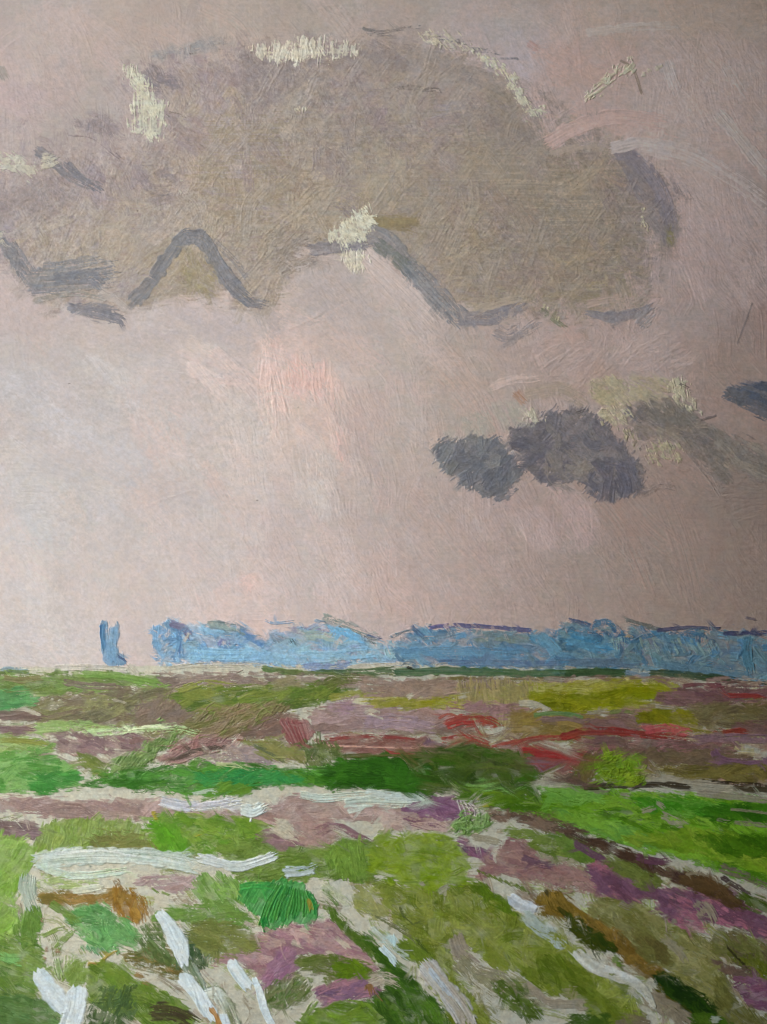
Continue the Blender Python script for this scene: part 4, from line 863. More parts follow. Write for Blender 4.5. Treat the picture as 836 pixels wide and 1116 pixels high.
sg = G('sage_patch', [(72,996),(90,988),(116,986),(124,996),(140,1004),(150,1018),(148,1032),(128,1036),(104,1034),(90,1020),(76,1008)], [(98,150,96),(112,160,104),(84,136,82)], n=50, ang=30, dry=.1, sc=dict(l=20, w=7, h=1.1), label='thick sage green dab among the near ochre strokes')
for i in range(5): S('', [(88+i*6,1030+i*.6),(94+i*6,1036+i*2)], 4, (84,138,100), (104,154,112), own=sg, dry=.2, h=1.4)
S('ochre_stroke', [(96,1050),(110,1050),(114,1042)], 5, (176,142,66), dry=.2, h=1.4); S('ochre_stroke', [(112,1046),(120,1040),(128,1036)], 4, (170,146,72), dry=.25, h=1.3)
G('grass_patch', [(22,1000),(30,990),(44,988),(44,1010),(40,1030),(24,1028)], [(104,138,68),(92,126,58)], n=16, ang=85, dry=.1)
S('grass_stroke', [(62,1034),(72,1020),(84,1012)], 8, (118,144,78), (104,130,66), dry=.35); S('grass_stroke', [(46,1020),(60,1014),(74,1010)], 5, (120,140,80), dry=.4); S('grass_stroke', [(56,984),(68,992),(84,1006)], 10, (104,132,66), dry=.25)
for x, y in ((48,1002),(52,1034),(50,1044),(64,1036)): S('ochre_stroke', [(x-3,y),(x+3,y+1)], 5, (158,126,98), dry=.4)
G('grass_patch', [(-30,1034),(20,1020),(44,1030),(46,1060),(40,1090),(30,1120),(-30,1140)], [(108,134,66),(96,124,56),(118,144,80),(82,116,56)], n=70, ang=20, dry=.08, sc=dict(l=24, w=8), label='mossy green corner at the lower left')
S('mint_stroke', [(2,1040),(12,1046),(24,1048)], 11, (118,168,106), dry=.35); S('mint_stroke', [(14,1102),(24,1108),(34,1112)], 9, (104,160,116), dry=.4)
G('grass_patch', [(-30,1090),(20,1086),(60,1092),(72,1110),(60,1146),(-30,1146)], [(88,118,70),(74,106,58),(98,128,82)], n=34, ang=10, dry=.15)
G('grass_patch', [(96,1060),(104,1050),(128,1050),(150,1066),(180,1080),(206,1100),(214,1146),(180,1146),(150,1110),(110,1100),(96,1090)], [(98,124,52),(110,134,60),(86,112,46)], n=70, ang=36, dry=.06, sc=dict(l=26, w=9), label='mid green diagonal sweep at the lower left')
G('grass_patch', [(70,1050),(90,1048),(96,1062),(88,1076),(70,1070)], [(124,148,82),(112,136,70)], n=12, ang=-60, dry=.2)
G('scrub_patch', [(132,1042),(150,1034),(176,1030),(200,1050),(196,1066),(176,1060),(150,1056)], [(112,104,58),(94,104,60),(130,112,62)], n=40, ang=15, dry=.4, sc=dict(l=16, w=4))
G('scrub_patch', [(150,1018),(164,1006),(176,1012),(182,1034),(196,1048),(180,1052),(160,1040)], [(92,112,68),(80,98,60),(104,124,84)], n=30, ang=60, dry=.45, sc=dict(l=14, w=4))
G('shrub', [(200,1030),(214,1020),(230,1026),(226,1052),(212,1058),(196,1050)], [(64,88,62),(80,104,76),(56,78,52)], n=26, ang=70, dry=.25, sc=dict(l=16, w=4))
G('scrub_patch', [(92,1100),(108,1080),(124,1074),(146,1084),(150,1100),(140,1118),(110,1130),(94,1124)], [(72,94,62),(88,110,74),(66,86,52)], n=40, ang=-62, dry=.48, sc=dict(l=16, w=3.5))
S('dark_stroke', [(166,1102),(190,1104),(214,1116)], 20, (74,60,46), (90,80,52), dry=.25, label='dark brown dab at the bottom edge, left')
for x, y in ((152,1062),(160,1070),(186,1056)): S('ochre_stroke', [(x-4,y),(x+5,y+3)], 6, (150,118,70), dry=.45)
# white petals of paint, lower left
def white(pts, w, label=None, c=(210,219,218), c2=(194,207,208), dry=0., **kw): return S('white_stroke', pts, w, c, c2, dry=dry, h=kw.pop('h', .95), label=label, mix=.04, rag=kw.pop('rag', .35), start=.95, end=.95, bris=kw.pop('bris', 3.2), var=.06, **kw)
S('grey_stroke', [(198,1042),(206,1056),(216,1074),(224,1100)], 16, (148,162,148), (104,122,98), dry=.38, h=1.3)
S('grey_stroke', [(61,1046),(64,1058),(68,1068)], 9, (152,168,134), (120,144,94), dry=.4, h=1.3)
S('grey_stroke', [(226,1082),(238,1082),(250,1104),(258,1128)], 17, (196,202,190), (110,120,90), dry=.3, h=1.5, bris=2.6)
S('grey_stroke', [(222,1026),(226,1040),(226,1050)], 10, (152,168,154), (106,128,104), dry=.42); S('white_stroke', [(198,1022),(202,1034)], 5, (186,196,190), dry=.4)
# near meadow, middle
G('heather_patch', [(230,1052),(250,1036),(290,1016),(330,1008),(372,1004),(386,1022),(404,1044),(412,1058),(390,1054),(350,1040),(310,1044),(290,1070),(270,1050)], [(156,130,128),(146,114,120),(164,140,132),(138,104,112)], n=110, ang=12, dry=.16, sc=dict(l=28, w=9), label='mauve heather patch in the lower middle')
G('violet_patch', [(284,1072),(296,1046),(312,1034),(330,1048),(322,1062),(296,1078)], [(134,96,118),(146,112,126)], n=20, ang=-40, dry=.25)
G('grass_patch', [(204,1010),(240,1004),(276,1016),(280,1036),(250,1042),(226,1040)], [(120,126,76),(106,116,66)], n=22, ang=8, dry=.25)
for q in ([(266,1006),(280,1010)], [(328,1012),(340,1016)], [(318,1026),(330,1032)], [(366,1022),(382,1034)], [(356,1038),(366,1042)]): pale(q, 6, (176,166,148), dry=.3)
G('scrub_patch', [(322,1046),(350,1040),(380,1044),(404,1058),(408,1068),(380,1070),(340,1060)], [(98,108,64),(88,104,46),(116,112,86)], n=30, ang=8, dry=.2)
G('shrub', [(366,1050),(384,1046),(404,1056),(406,1068),(384,1070),(368,1064)], [(92,118,34),(78,104,30)], n=16, ang=15, dry=.2)
G('scrub_patch', [(288,1090),(300,1066),(330,1068),(342,1080),(326,1094),(300,1100)], [(92,114,70),(108,112,84),(82,104,52)], n=30, ang=-50, dry=.25, sc=dict(l=16, w=4))
G('violet_patch', [(344,1082),(360,1070),(390,1066),(410,1074),(406,1086),(376,1090),(356,1096)], [(138,92,114),(148,108,118),(128,86,98)], n=30, ang=-20, dry=.15, label='rosy violet dab near the bottom, left of the pale streak')
S('ochre_stroke', [(402,1072),(404,1082)], 10, (132,96,58), dry=.3)
G('grass_patch', [(324,1116),(350,1098),(380,1090),(400,1090),(430,1100),(440,1146),(320,1146)], [(88,116,40),(100,128,48),(80,108,36)], n=44, ang=12, dry=.08, label='green patch at the bottom edge, middle')
S('grass_stroke', [(330,1112),(338,1100),(344,1090)], 8, (108,132,72), dry=.3)
S('grey_stroke', [(352,966),(362,972),(376,984)], 12, (176,184,170), (160,166,146), dry=.42); S('grass_stroke', [(352,970),(362,980),(370,990)], 5, (88,116,60), dry=.3)
G('grass_patch', [(348,988),(358,988),(380,1006),(408,1030),(426,1046),(440,1062),(430,1062),(404,1040),(380,1020)], [(84,110,48),(96,122,56),(70,94,40)], n=26, ang=42, dry=.2, label='dark green diagonal stroke left of the pale streak')
G('grass_patch', [(396,1020),(420,1036),(440,1056),(462,1078),(484,1100),(500,1146),(440,1146),(420,1110),(404,1090),(420,1070)], [(60,92,34),(74,106,40),(50,80,32)], n=70, ang=44, dry=.06, sc=dict(l=26, w=8), label='dark green slope at the bottom, middle')
pale([(404,1070),(420,1066),(434,1072)], 14, (162,154,136), dry=.42)

# ---- near meadow, right of the middle
G('grass_patch', [(384,972),(400,962),(420,968),(430,990),(410,1000),(390,990)], [(128,134,84),(140,144,100)], n=14, ang=40, dry=.35)
G('olive_patch', [(410,962),(440,964),(480,966),(520,962),(540,980),(580,1000),(600,1010),(628,1030),(650,1056),(690,1080),(700,1116),(690,1146),(660,1146),(650,1100),(620,1080),(600,1088),(570,1064),(530,1050),(512,1034),(494,1024),(490,1036),(500,1060),(520,1090),(536,1120),(540,1146),(510,1146),(480,1090),(460,1060),(440,1020),(424,990)],
  [(112,124,56),(102,116,46),(124,134,70),(92,108,38)], n=190, ang=38, dry=.05, sc=dict(l=24, w=9, jit=40, dry=.4), iso=.5, label='broad olive green slope in the lower middle')
G('grass_patch', [(640,1060),(650,1080),(670,1096),(690,1120),(680,1146),(620,1146),(640,1110),(610,1084),(570,1062),(600,1040)], [(88,104,38),(98,112,46),(78,96,32)], n=44, ang=40, dry=.12, iso=.5)
G('leafy_patch', [(402,930),(414,906),(424,900),(432,910),(456,908),(480,908),(496,918),(510,934),(514,946),(508,960),(490,966),(468,970),(448,966),(420,958),(404,948)], [(106,132,32),(118,142,42),(92,120,26),(128,148,56)], n=34, ang=10, dry=.04, iso=.4, sc=dict(l=22, w=9, jit=40, op=.6), label='bright yellow green mound above the olive slope')
for q, w in (([(478,972),(488,966)],7), ([(458,962),(464,964)],5), ([(408,974),(416,984)],9), ([(424,904),(428,900)],6)): pale(q, w, (160,158,136), dry=.25)
pale([(497,1020),(502,1034),(510,1042)], 17, (150,142,126), dry=.1); pale([(500,1046),(520,1066),(540,1084)], 20, (136,134,104), dry=.42); pale([(520,1056),(550,1066),(570,1082),(600,1096)], 12, (140,136,112), dry=.4)
pale([(572,1072),(590,1086),(610,1098)], 9, (146,138,120), dry=.3); pale([(600,1094),(620,1094),(640,1096)], 12, (146,140,122), dry=.15)
G('scrub_patch', [(536,1072),(560,1068),(576,1086),(590,1100),(580,1112),(556,1098)], [(74,94,38),(64,82,34),(88,106,56)], n=36, ang=40, dry=.42, sc=dict(l=14, w=3.5))
S('dark_stroke', [(436,988),(440,998),(454,1010)], 3, (84,94,56), dry=.42); S('dark_stroke', [(454,1024),(462,1036),(472,1048)], 6, (64,84,36), dry=.35)
G('grass_patch', [(430,1030),(446,1024),(466,1036),(472,1044),(454,1048),(438,1042)], [(104,124,48),(92,112,44)], n=18, ang=35, dry=.25)
for i in range(7): S('twig_stroke', [(404+i*5,996+i*3),(424+i*4,1004+i*3),(448+i,1018+i*2.2)], 1.6, (104,110,80), dry=.4)
S('grey_stroke', [(404,1012),(424,1028),(446,1044)], 8, (164,174,164), (130,146,120), dry=.35, h=1.2); S('white_stroke', [(416,1032),(426,1042),(432,1050)], 8, (176,194,196), dry=.15, h=1.5); S('white_stroke', [(427,1018),(430,1030)], 6, (160,186,186), dry=.35)
G('heather_patch', [(500,916),(520,922),(536,934),(530,938),(508,930)], [(120,84,104),(108,74,92)], n=10, ang=20, dry=.12, label='purple dab right of the bright green mound')
S('violet_stroke', [(506,916),(512,914)], 5, (128,104,104), dry=.45)
G('heather_patch', [(540,930),(548,918),(566,914),(580,920),(596,936),(620,944),(660,956),(700,972),(690,984),(650,976),(610,964),(576,960),(550,950),(526,958),(520,950)], [(136,112,106),(126,100,96),(118,88,88)], n=60, ang=18, dry=.12, sc=dict(l=26), label='dull mauve patch right of the bright green mound')
S('violet_stroke', [(570,934),(584,940),(604,944)], 8, (110,74,86), dry=.3)
G('grass_patch', [(576,918),(590,910),(620,912),(650,926),(650,938),(620,940),(594,932)], [(98,116,58),(84,106,46)], n=24, ang=10, dry=.16)
G('scrub_patch', [(546,906),(572,904),(590,908),(600,914),(570,914)], [(106,124,66)], n=8, ang=6, dry=.35)
for q, w in (([(516,912),(530,914),(544,918)],9), ([(584,930),(600,934),(618,936)],5), ([(620,938),(628,944)],12), ([(640,940),(644,952)],8)): pale(q, w, (150,146,124), dry=.25)
G('grass_patch', [(512,966),(526,964),(540,974),(556,988),(560,996),(540,986)], [(88,112,36),(76,100,32)], n=14, ang=42, dry=.15)
for i in range(9): S('grass_stroke', [(520+i*6,948+i*2.2),(530+i*6,955+i*2.4)], 2.6, (92,108,52), dry=.4)
S('', [(594,1008),(604,1016)], 10, (158,168,164), own=part('grey_stroke'), dry=.35)
G('ochre_patch', [(586,976),(600,972),(616,976),(630,990),(660,1006),(650,1012),(626,1000),(606,1000),(592,990)], [(112,88,36),(124,98,44),(98,78,32)], n=30, ang=40, dry=.2, label='ochre brown patch behind the white drops')
S('dark_stroke', [(594,970),(600,978)], 4, (66,58,36), dry=.35); S('dark_stroke', [(608,988),(620,1000)], 5, (54,58,26), dry=.3)
# right corner
G('khaki_patch', [(640,992),(660,976),(690,980),(720,1000),(748,1012),(780,1030),(790,1060),(800,1090),(780,1110),(760,1090),(730,1060),(700,1040),(680,1020),(660,1010)], [(108,108,66),(98,100,58),(118,118,78)], n=120, ang=30, dry=.08, sc=dict(l=26, w=9), label='khaki green slope at the lower right')
pale([(722,1022),(738,1034),(748,1048)], 11, (132,128,106), dry=.35); pale([(676,984),(690,990)], 7, (126,122,102), dry=.4)
G('heather_patch', [(640,946),(650,936),(676,944),(720,968),(760,968),(800,976),(836,1000),(876,1010),(876,1036),(836,1026),(800,1012),(776,1004),(766,1012),(740,1008),(716,992),(716,980),(690,982),(662,976),(648,964)],
  [(100,68,82),(90,60,72),(112,80,90),(84,54,66)], n=110, ang=24, dry=.08, sc=dict(l=26, w=9), label='purple heather bank at the right')
G('grass_patch', [(660,938),(684,934),(712,948),(724,962),(706,968),(680,956)], [(92,102,56),(84,96,48)], n=24, ang=24, dry=.12, label='sage green patch inside the purple heather bank')
G('grass_patch', [(604,910),(630,914),(650,930),(640,940),(616,930)], [(84,110,50),(96,120,60)], n=18, ang=25, dry=.15)
pale([(764,990),(770,996),(774,1004)], 20, (132,126,108), dry=.06); pale([(758,984),(764,988)], 9, (126,120,102), dry=.3); pale([(732,1004),(738,1006)], 7, (126,122,104), dry=.3); pale([(808,1014),(814,1018)], 7, (126,122,108), dry=.4); pale([(826,1024),(846,1032)], 6, (120,116,104), dry=.4)
G('dark_path', [(612,904),(640,910),(676,922),(706,936),(740,948),(772,958),(800,976),(816,990),(804,988),(776,974),(740,962),(700,944),(664,930),(630,916)], [(72,52,40),(62,44,38),(84,64,52)], n=40, ang=22, dry=.1, label='dark brown diagonal line above the purple bank')
G('dark_path', [(742,952),(770,956),(796,972),(806,986),(794,988),(770,974),(748,964)], [(72,54,32),(82,62,40)], n=14, ang=32, dry=.1)
S('dark_stroke', [(786,956),(806,968),(818,978)], 6, (42,32,34), dry=.2); S('violet_stroke', [(694,934),(712,938),(730,940)], 9, (80,50,62), dry=.25); pale([(748,952),(766,952),(784,960)], 4, (120,112,92), dry=.4)
S('violet_stroke', [(626,918),(644,930),(660,938)], 9, (88,58,74), dry=.3); S('heather_stroke', [(786,946),(816,956),(850,972)], 10, (92,84,74), (84,76,66), dry=.35)
G('grass_patch', [(808,974),(836,982),(876,990),(876,1006),(836,998),(812,986)], [(58,76,28),(68,86,32)], n=14, ang=26, dry=.12)
G('scrub_patch', [(780,1016),(800,1014),(836,1030),(876,1040),(876,1060),(836,1058),(800,1050),(776,1036)], [(84,78,52),(92,96,56),(76,66,50)], n=40, ang=28, dry=.14, sc=dict(l=24))
G('grass_patch', [(800,1044),(820,1042),(850,1052),(876,1060),(876,1076),(830,1066)], [(72,84,26),(84,92,36)], n=18, ang=34, dry=.2)
S('dark_stroke', [(792,1032),(804,1044),(818,1058)], 3, (44,44,26), dry=.3)
G('heather_patch', [(776,1044),(800,1056),(826,1064),(820,1072),(794,1062)], [(92,76,64),(86,68,58)], n=12, ang=28, dry=.3)
G('violet_patch', [(796,1070),(816,1066),(840,1072),(876,1080),(876,1108),(836,1102),(812,1092)], [(94,60,76),(86,54,68),(104,70,86)], n=26, ang=18, dry=.1, label='purple patch in the lower right corner')
G('khaki_patch', [(784,1060),(800,1080),(812,1096),(836,1106),(876,1112),(876,1146),(780,1146),(776,1100)], [(86,88,50),(78,80,46),(96,98,60)], n=40, ang=50, dry=.1, sc=dict(l=26))
S('twig_stroke', [(796,1068),(806,1086),(816,1100)], 3, (116,108,84), dry=.4)
G('ochre_patch', [(644,1000),(664,1010),(690,1030),(710,1050),(724,1062),(712,1066),(690,1054),(668,1034),(640,1012)], [(104,80,34),(92,74,36),(116,90,42)], n=40, ang=40, dry=.2, label='ochre diagonal streak above the white stroke, lower right')
G('scrub_patch', [(690,1016),(720,1026),(730,1044),(716,1052),(696,1036)], [(92,92,50),(84,78,44)], n=20, ang=38, dry=.3)
G('dark_leaf_patch', [(616,994),(630,1002),(652,1014),(672,1032),(660,1036),(640,1028),(622,1014)], [(40,56,18),(52,66,22),(62,68,24)], n=30, ang=38, dry=.2, label='dark green streak between the white drops and the ochre streak')
S('leaf_dab', [(668,1044),(676,1048)], 9, (98,116,68), dry=.45); S('leaf_dab', [(672,1050),(680,1052)], 6, (84,110,50), dry=.4)
G('dark_leaf_patch', [(712,1062),(732,1064),(752,1076),(772,1092),(780,1108),(766,1112),(744,1100),(724,1084)], [(30,52,14),(40,62,18),(26,44,14)], n=60, ang=36, dry=.08, sc=dict(l=22, w=7), label='dark green patch at the lower right')
G('ochre_patch', [(714,1072),(730,1088),(752,1104),(770,1116),(750,1116),(724,1098)], [(80,70,30),(66,66,26)], n=14, ang=38, dry=.35)
pale([(706,1086),(730,1100),(760,1124)], 20, (128,120,102), dry=.2)
G('grass_patch', [(754,1110),(780,1106),(800,1120),(800,1146),(750,1146)], [(52,78,26),(62,86,32)], n=16, ang=30, dry=.15)
S('grey_stroke', [(776,1110),(786,1112)], 8, (118,126,112), dry=.45); G('field_patch', [(672,1112),(690,1104),(706,1112),(712,1146),(668,1146)], [(106,94,72)], n=8, ang=10, dry=.2)
G('grass_patch', [(612,1084),(620,1074),(632,1080),(628,1090)], [(122,120,90)], dry=.4)
G('scrub_patch', [(616,1112),(640,1104),(660,1106),(660,1120),(630,1130)], [(60,84,34)], n=10, ang=-10, dry=.35)
MOD[0] = None
def _fa(x, y):
    if y < 885: return 2 if x < 560 else 8
    return (5 if y < 955 else 30) if x < 330 else 32
Sm(700, [(0,742),(836,748),(836,866),(0,866)], _fa, ln=17, w=6, jit=20, op=.85, dry=.34)
Sm(800, [(0,895),(420,905),(520,890),(640,870),(836,872),(836,1116),(0,1116)], _fa, ln=18, w=6, jit=36, op=.8, dry=.38)
Sm(150, [(440,812),(600,806),(610,870),(440,870)], 6, ln=26, w=8, jit=30, op=.85, dry=.3)
Sm(60, [(636,816),(710,816),(714,858),(630,858)], 0, ln=16, w=6, jit=40, op=.8, dry=.35)
Sm(120, [(200,880),(520,890),(520,960),(380,965),(200,930)], 5, ln=18, w=7, jit=40, op=.8, dry=.35)
# mottled dry marks everywhere below the track
for _ in range(240):
    x, y = random.uniform(0, 836), random.uniform(745, 1116); a = math.radians((8 if y < 900 else 38)+random.gauss(0, 25)); l = random.uniform(8, 22)
    j = int((y+MG)*SS); i = int((x+MG)*SS); c = COL[j, i]*random.choice([.78, 1.22, 1.1])
    St(None, [(x, y), (x+math.cos(a)*l/2+random.gauss(0,1.5), y+math.sin(a)*l/2), (x+math.cos(a)*l, y+math.sin(a)*l)], random.uniform(1.4, 4), np.clip(c, .004, .9), raw=True, h=.8, dry=.35, op=.8, mix=.2)

# the thick whites went on last
S('white_stroke', [(210,866),(230,862),(240,866)], 5, (176,192,170), dry=.45)
S('white_stroke', [(264,882),(276,884),(290,877)], 13, (204,216,210), (176,186,180), dry=.25, h=1.4, label='short grey white dab at the end of the white stroke on the track')
S('white_stroke', [(274,891),(273,895)], 3, (214,220,214), h=1.4)
S('white_stroke', [(31,956),(30,970),(36,988)], 20, (180,192,178), (150,166,146), dry=.25, h=1.2, label='upright grey white dab at the left end of the long white stroke')
S('white_stroke', [(217,934),(240,940),(264,944),(302,932)], 11, (206,214,212), (184,192,188), dry=.1, h=1.5, label='short white tick beside the mound')
S('white_stroke', [(310,951),(328,950),(346,945)], 12, (178,192,196), (150,162,156), dry=.35, h=1.1)
S('white_stroke', [(80,971),(96,969),(112,966)], 7, (202,206,182), dry=.3, h=1.1)
white([(177,999),(184,1008),(196,1032),(200,1046)], 19, 'thick white drop, upper left of the row of white dabs', taper=[.7,.95,1.15,.75])
white([(202,1068),(212,1078),(222,1092),(230,1106)], 17, 'thick white drop below the grey streak, left')
white([(46,1066),(54,1078),(68,1096)], 24, 'broad white drop nearest the lower left corner', taper=[.8,1,.9])
white([(84,1084),(82,1100),(72,1126)], 23, 'white drop running off the bottom edge, left')
white([(254,1052),(262,1064),(270,1074)], 14, 'small white drop above the thin white streak'); white([(278,1068),(284,1084),(290,1104),(300,1122)], 9, 'thin white streak running to the bottom edge', taper=[.7,1,1,.8])
white([(244,1108),(250,1124)], 10, c=(192,202,204)); S('ochre_stroke', [(230,1098),(238,1112),(240,1130)], 6, (160,118,60), dry=.2)
S('white_stroke', [(462,1050),(474,1064),(488,1082),(502,1100),(514,1124)], 23, (160,160,158), (148,142,132), dry=.12, h=1.2, label='pale grey streak running diagonally to the bottom edge'); S('grey_stroke', [(468,1056),(480,1072),(492,1088)], 6, (150,162,170), dry=.3)
white([(559,980),(568,986),(580,990)], 14, 'white drop right of the olive slope, the upper of two', c=(176,184,188), c2=(152,160,164)); white([(574,998),(586,1010),(604,1022),(612,1030)], 14, 'white drop right of the olive slope, the lower of two', c=(170,182,180), c2=(134,146,138), dry=.36)
white([(631,1040),(644,1052),(670,1062),(690,1070),(704,1082),(712,1098)], 14, 'long white stroke at the lower right', c=(168,172,166), c2=(142,144,132), dry=.24, taper=[.9,1,1,.9,.7,.5])

Sm(26, [(625,1035),(715,1075),(720,1105),(690,1090),(630,1055)], 32, ln=12, w=5, jit=20, op=.8, dry=.42)
Sm(30, [(555,975),(620,1010),(620,1035),(580,1020)], 40, ln=10, w=5, jit=30, op=.8, dry=.42)
Sm(40, [(30,925),(225,935),(220,955),(40,960)], 3, ln=20, w=5, jit=20, op=.7, dry=.42)


# ---------------------------------------------------------------- the scene
scn = bpy.context.scene
C = scn.collection
def link(o, parent=None):
    C.objects.link(o)
    if parent is not None: o.parent = parent
    return o

def nodes(name):
    m = bpy.data.materials.new(name); m.use_nodes = True
    return m, m.node_tree.nodes, m.node_tree.links, m.node_tree.nodes['Principled BSDF']

# oil paint: pigment stored on the paint, a little gloss, fine tooth
mp, N, Lk, B = nodes('oil_paint')
at = N.new('ShaderNodeAttribute'); at.attribute_name = 'pigment'
Lk.new(at.outputs['Color'], B.inputs['Base Color'])
tc = N.new('ShaderNodeTexCoord'); nz = N.new('ShaderNodeTexNoise')
nz.inputs['Scale'].default_value = 900; nz.inputs['Detail'].default_value = 3
Lk.new(tc.outputs['Object'], nz.inputs['Vector'])
bp = N.new('ShaderNodeBump'); bp.inputs['Strength'].default_value = .25; bp.inputs['Distance'].default_value = .0003
Lk.new(nz.outputs['Fac'], bp.inputs['Height']); Lk.new(bp.outputs['Normal'], B.inputs['Normal'])
n2 = N.new('ShaderNodeTexNoise'); n2.inputs['Scale'].default_value = 22
Lk.new(tc.outputs['Object'], n2.inputs['Vector'])
mr = N.new('ShaderNodeMapRange'); mr.inputs['To Min'].default_value = .42; mr.inputs['To Max'].default_value = .68
Lk.new(n2.outputs['Fac'], mr.inputs['Value']); Lk.new(mr.outputs['Result'], B.inputs['Roughness'])
B.inputs['Specular IOR Level'].default_value = .2

def plain(name, c1, c2, scale, rough=.8, bump=.2, stretch=(1,1,1)):
    m, N, Lk, B = nodes(name)
    tc = N.new('ShaderNodeTexCoord'); mpn = N.new('ShaderNodeMapping'); mpn.inputs['Scale'].default_value = stretch
    nz = N.new('ShaderNodeTexNoise'); nz.inputs['Scale'].default_value = scale; nz.inputs['Detail'].default_value = 6
    cr = N.new('ShaderNodeValToRGB'); cr.color_ramp.elements[0].position = .3; cr.color_ramp.elements[1].position = .7
    cr.color_ramp.elements[0].color = (*c1, 1); cr.color_ramp.elements[1].color = (*c2, 1)
    b = N.new('ShaderNodeBump'); b.inputs['Strength'].default_value = bump; b.inputs['Distance'].default_value = .003
    Lk.new(tc.outputs['Object'], mpn.inputs['Vector']); Lk.new(mpn.outputs['Vector'], nz.inputs['Vector'])
    Lk.new(nz.outputs['Fac'], cr.inputs['Fac']); Lk.new(cr.outputs['Color'], B.inputs['Base Color'])
    Lk.new(nz.outputs['Fac'], b.inputs['Height']); Lk.new(b.outputs['Normal'], B.inputs['Normal'])
    B.inputs['Roughness'].default_value = rough
    return m
m_board = plain('hardboard', (.16,.10,.06), (.24,.16,.10), 60, .8, .2, (1,1,8))
m_wall = plain('grey_plaster', (.27,.27,.265), (.33,.33,.325), 9, .9, .3)
m_ceil = plain('ceiling_plaster', (.20,.19,.18), (.24,.23,.22), 7, .9, .2)
m_floor = plain('floor_boards', (.07,.045,.028), (.13,.085,.05), 5, .6, .2, (1,9,1))
m_earth = plain('grass_ground', (.04,.06,.02), (.08,.10,.04), .6, .95, .5)

def boxes(name, bs, mat, parent=None, bevel=0.):
    import bmesh
    bm = bmesh.new()
    for (x0, x1, y0, y1, z0, z1) in bs:
        v = [bm.verts.new((x, y, z)) for x in (x0, x1) for y in (y0, y1) for z in (z0, z1)]
        for f in ((0,1,3,2),(4,6,7,5),(0,4,5,1),(2,3,7,6),(0,2,6,4),(1,5,7,3)):
            bm.faces.new([v[i] for i in f])
    bmesh.ops.recalc_face_normals(bm, faces=bm.faces)
    if bevel: bmesh.ops.bevel(bm, geom=list(bm.edges), offset=bevel, segments=2, affect='EDGES')
    me = bpy.data.meshes.new(name); bm.to_mesh(me); bm.free(); me.materials.append(mat)
    return link(bpy.data.objects.new(name, me), parent)

# --- the painting
root = link(bpy.data.objects.new('painting', None)); root.location = (0, 0, ZC)
root['label'] = 'unframed oil painting of grey clouds in a pink sky above a green and purple field'
root['category'] = 'painting'
# thin paint breaks up over the tooth of the board
_g = fbm(gx/1.6, gy/1.6, 50, 2)-.5; _f = fbm(gx/3.8, gy/3., 52, 2)-.5; _c = fbm(gx/6., gy/5., 54, 3)-.5
_z = (.55+.9*fbm(gx/70., gy/60., 58, 2))*np.where(OWN == p_sky, .5, np.where(gy > 735, .8, 1.))
#                # here thin, there fat
COL *= (1+(.34*_g+.34*_f)*_z+.06*(RIB-.5)*_z+.03*(WEFT-.5))[..., None]
_c = _c*np.where(OWN == p_sky, .6, 1)
COL *= np.stack([1+.12*_c, 1+0*_c, 1-.16*_c], -1)
COL = np.clip(COL, .0025, .92)
bw = (836/2+MG)*K; bh = (1116/2+MG)*K
boxes('board', [(-bw-.001, bw+.001, .0005, .0095, -bh-.001, bh+.001)], m_board, root, .0008)

HT *= np.where(OWN == p_sky, .72, np.where(OWN == p_cloud, .82, 1.))
Hm = (HT + .10)*K                                   # body of the paint in metres
xs = ((gx-418)*K).astype(np.float32); zs = ((558-gy)*K).astype(np.float32)
ys = (-Hm).astype(np.float32)
# paint at the outermost rim goes down to the board
ys[0,:] = ys[-1,:] = .0006; ys[:,0] = ys[:,-1] = .0006
co = np.stack([xs, ys, zs], -1).reshape(-1, 3)
cols = np.concatenate([COL.reshape(-1, 3), np.ones((H*W, 1), np.float32)], 1)
cell = OWN[:-1, :-1]
objs = {}
def pieces(r, c):
    """the separate pieces of a patch that later strokes cut apart (specks stay with the main one)"""
    if len(r) > 60000 or len(r) < 120: return [(r, c)]
    r0, c0 = r.min(), c.min(); M = np.zeros((r.max()-r0+3, c.max()-c0+3), bool); M[r-r0+1, c-c0+1] = True
    L = np.where(M, np.arange(1, M.size+1).reshape(M.shape), 0)
    for _ in range(700):
        N = L.copy()
        for ax, d in ((0,1),(0,-1),(1,1),(1,-1)): N = np.maximum(N, np.roll(L, d, ax))
        N *= M
        for ax, d in ((0,1),(0,-1),(1,1),(1,-1)): N = np.maximum(N, np.roll(N, d, ax))*M
        if (N == L).all(): break
        L = N
    lab = L[r-r0+1, c-c0+1]; u, n = np.unique(lab, return_counts=True)
    big = [x for x, k in zip(u, n) if k > max(24, .006*len(r)) and k < n.max()]
    out = []; rest = np.ones(len(r), bool)
    for x in big: m = lab == x; out.append((r[m], c[m])); rest &= ~m
    return [(r[rest], c[rest])]+out
todo = []
for pid, (name, par, label) in enumerate(PARTS):
    r, c = np.nonzero(cell == pid)
    if len(r) == 0: continue
    for k, (a, b) in enumerate(pieces(r, c)): todo.append((pid if k == 0 else None, name, par, label if k == 0 else None, a, b))
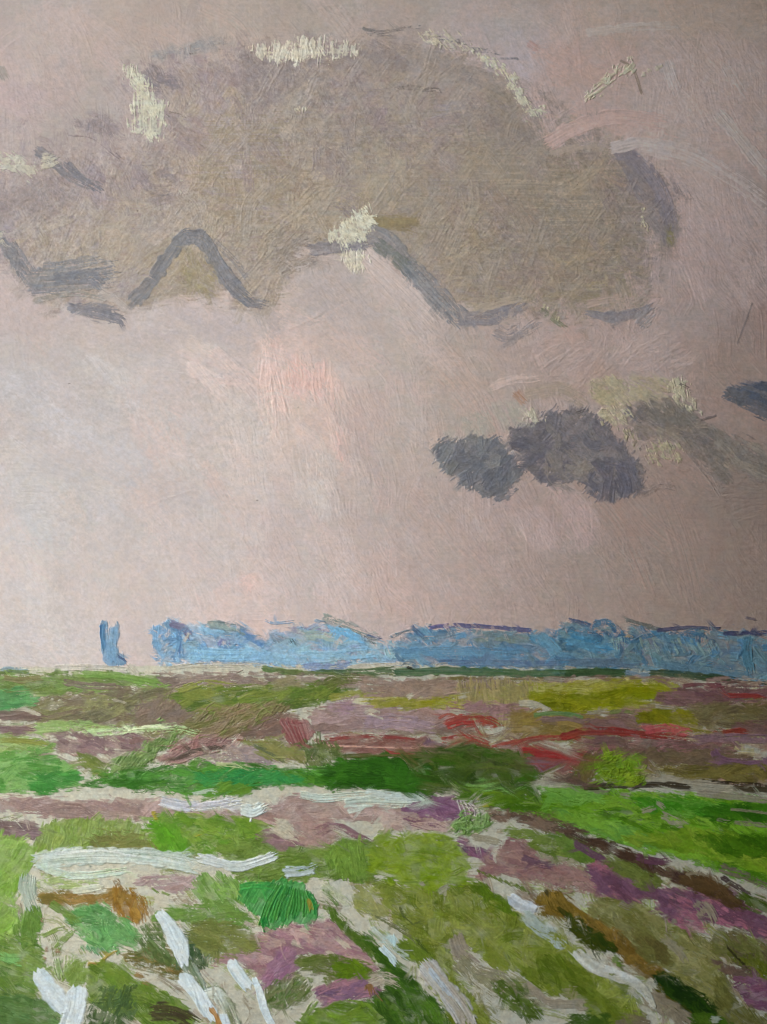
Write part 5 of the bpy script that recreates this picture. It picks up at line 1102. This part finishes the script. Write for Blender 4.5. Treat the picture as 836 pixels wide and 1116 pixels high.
for pid, name, par, label, r, c in todo:
    i0 = r*W+c
    quad = np.stack([i0, i0+W, i0+W+1, i0+1], 1)
    uq, inv = np.unique(quad, return_inverse=True)
    inv = inv.reshape(-1).astype(np.int32)
    me = bpy.data.meshes.new(name)
    me.vertices.add(len(uq)); me.vertices.foreach_set('co', co[uq].reshape(-1))
    me.loops.add(len(inv)); me.loops.foreach_set('vertex_index', inv)
    nf = len(quad); me.polygons.add(nf)
    me.polygons.foreach_set('loop_start', np.arange(0, nf*4, 4, dtype=np.int32))
    me.polygons.foreach_set('use_smooth', np.ones(nf, bool))
    a = me.attributes.new('pigment', 'FLOAT_COLOR', 'POINT'); a.data.foreach_set('color', cols[uq].reshape(-1))
    me.update(calc_edges=True); me.materials.append(mp)
    o = link(bpy.data.objects.new(name, me), objs.get(par, root) if par is not None else root)
    if label: o['label'] = label
    if pid is not None: objs[pid] = o

# --- unseen room added to shape the light; left window opening fitted to its fall-off
def struct(o): o['kind'] = 'structure'; return o
X0, X1, Y0, Y1, Z1 = -.602, 2.4, .0105, -2.8, 2.5
wy0, wy1, wz0, wz1 = -.322, -.80, ZC-.33, ZC+.97
T = .03
struct(boxes('wall_back', [(X0-T, X1+.15, Y0, Y0+.15, 0, Z1)], m_wall))
struct(boxes('wall_left', [(X0-T, X0, wy0, Y0, 0, Z1), (X0-T, X0, Y1, wy1, 0, Z1),
                           (X0-T, X0, wy1, wy0, 0, wz0), (X0-T, X0, wy1, wy0, wz1, Z1)], m_wall))
struct(boxes('wall_right', [(X1, X1+.15, Y1, Y0, 0, Z1)], m_wall))
struct(boxes('wall_front', [(X0-T, X1+.15, Y1-.15, Y1, 0, Z1)], m_wall))
struct(boxes('ceiling', [(X0-T, X1+.15, Y1-.15, Y0+.15, Z1, Z1+.15)], m_ceil))
struct(boxes('floor', [(X0-T, X1+.15, Y1-.15, Y0+.15, -.1, 0)], m_floor))
struct(boxes('ground', [(-400, 400, -400, 400, -.5, -.12)], m_earth))

# --- light
AZ, EL = 1.0, .48
d = np.array([-math.cos(EL)*math.cos(AZ), -math.cos(EL)*math.sin(AZ), math.sin(EL)])   # towards the light
wd = bpy.data.worlds.new('World'); scn.world = wd; wd.use_nodes = True
wn = wd.node_tree.nodes; wl = wd.node_tree.links
sky = wn.new('ShaderNodeTexSky'); sky.sky_type = 'NISHITA'; sky.sun_disc = False
sky.sun_elevation = EL; sky.sun_rotation = math.atan2(d[0], d[1])
wl.new(sky.outputs['Color'], wn['Background'].inputs['Color']); wn['Background'].inputs['Strength'].default_value = .05
sl = bpy.data.lights.new('sun', 'SUN'); sl.energy = 1.5; sl.angle = 1.2; sl.color = (1, .99, .975)
so = link(bpy.data.objects.new('sun', sl)); so.location = (-3, -4, 4)
from mathutils import Vector
so.rotation_euler = Vector(d).to_track_quat('Z', 'Y').to_euler()

cam = bpy.data.cameras.new('camera'); co_ = link(bpy.data.objects.new('camera', cam))
D = 1.0
co_.location = (0, -D, ZC); co_.rotation_euler = (math.pi/2, 0, 0)
cam.sensor_fit = 'VERTICAL'; cam.sensor_height = 24; cam.lens = 24*D/(1116*K)
cam.clip_start = .02; cam.clip_end = 1500
scn.camera = co_
vs = scn.view_settings
vs.view_transform = 'Standard'; vs.look = 'None'; vs.gamma = 1; vs.use_curve_mapping = False
vs.exposure = 2.68
scn.cycles.use_denoising = True
scn.cycles.filter_width = 1.1
scn.cycles.max_bounces = 5
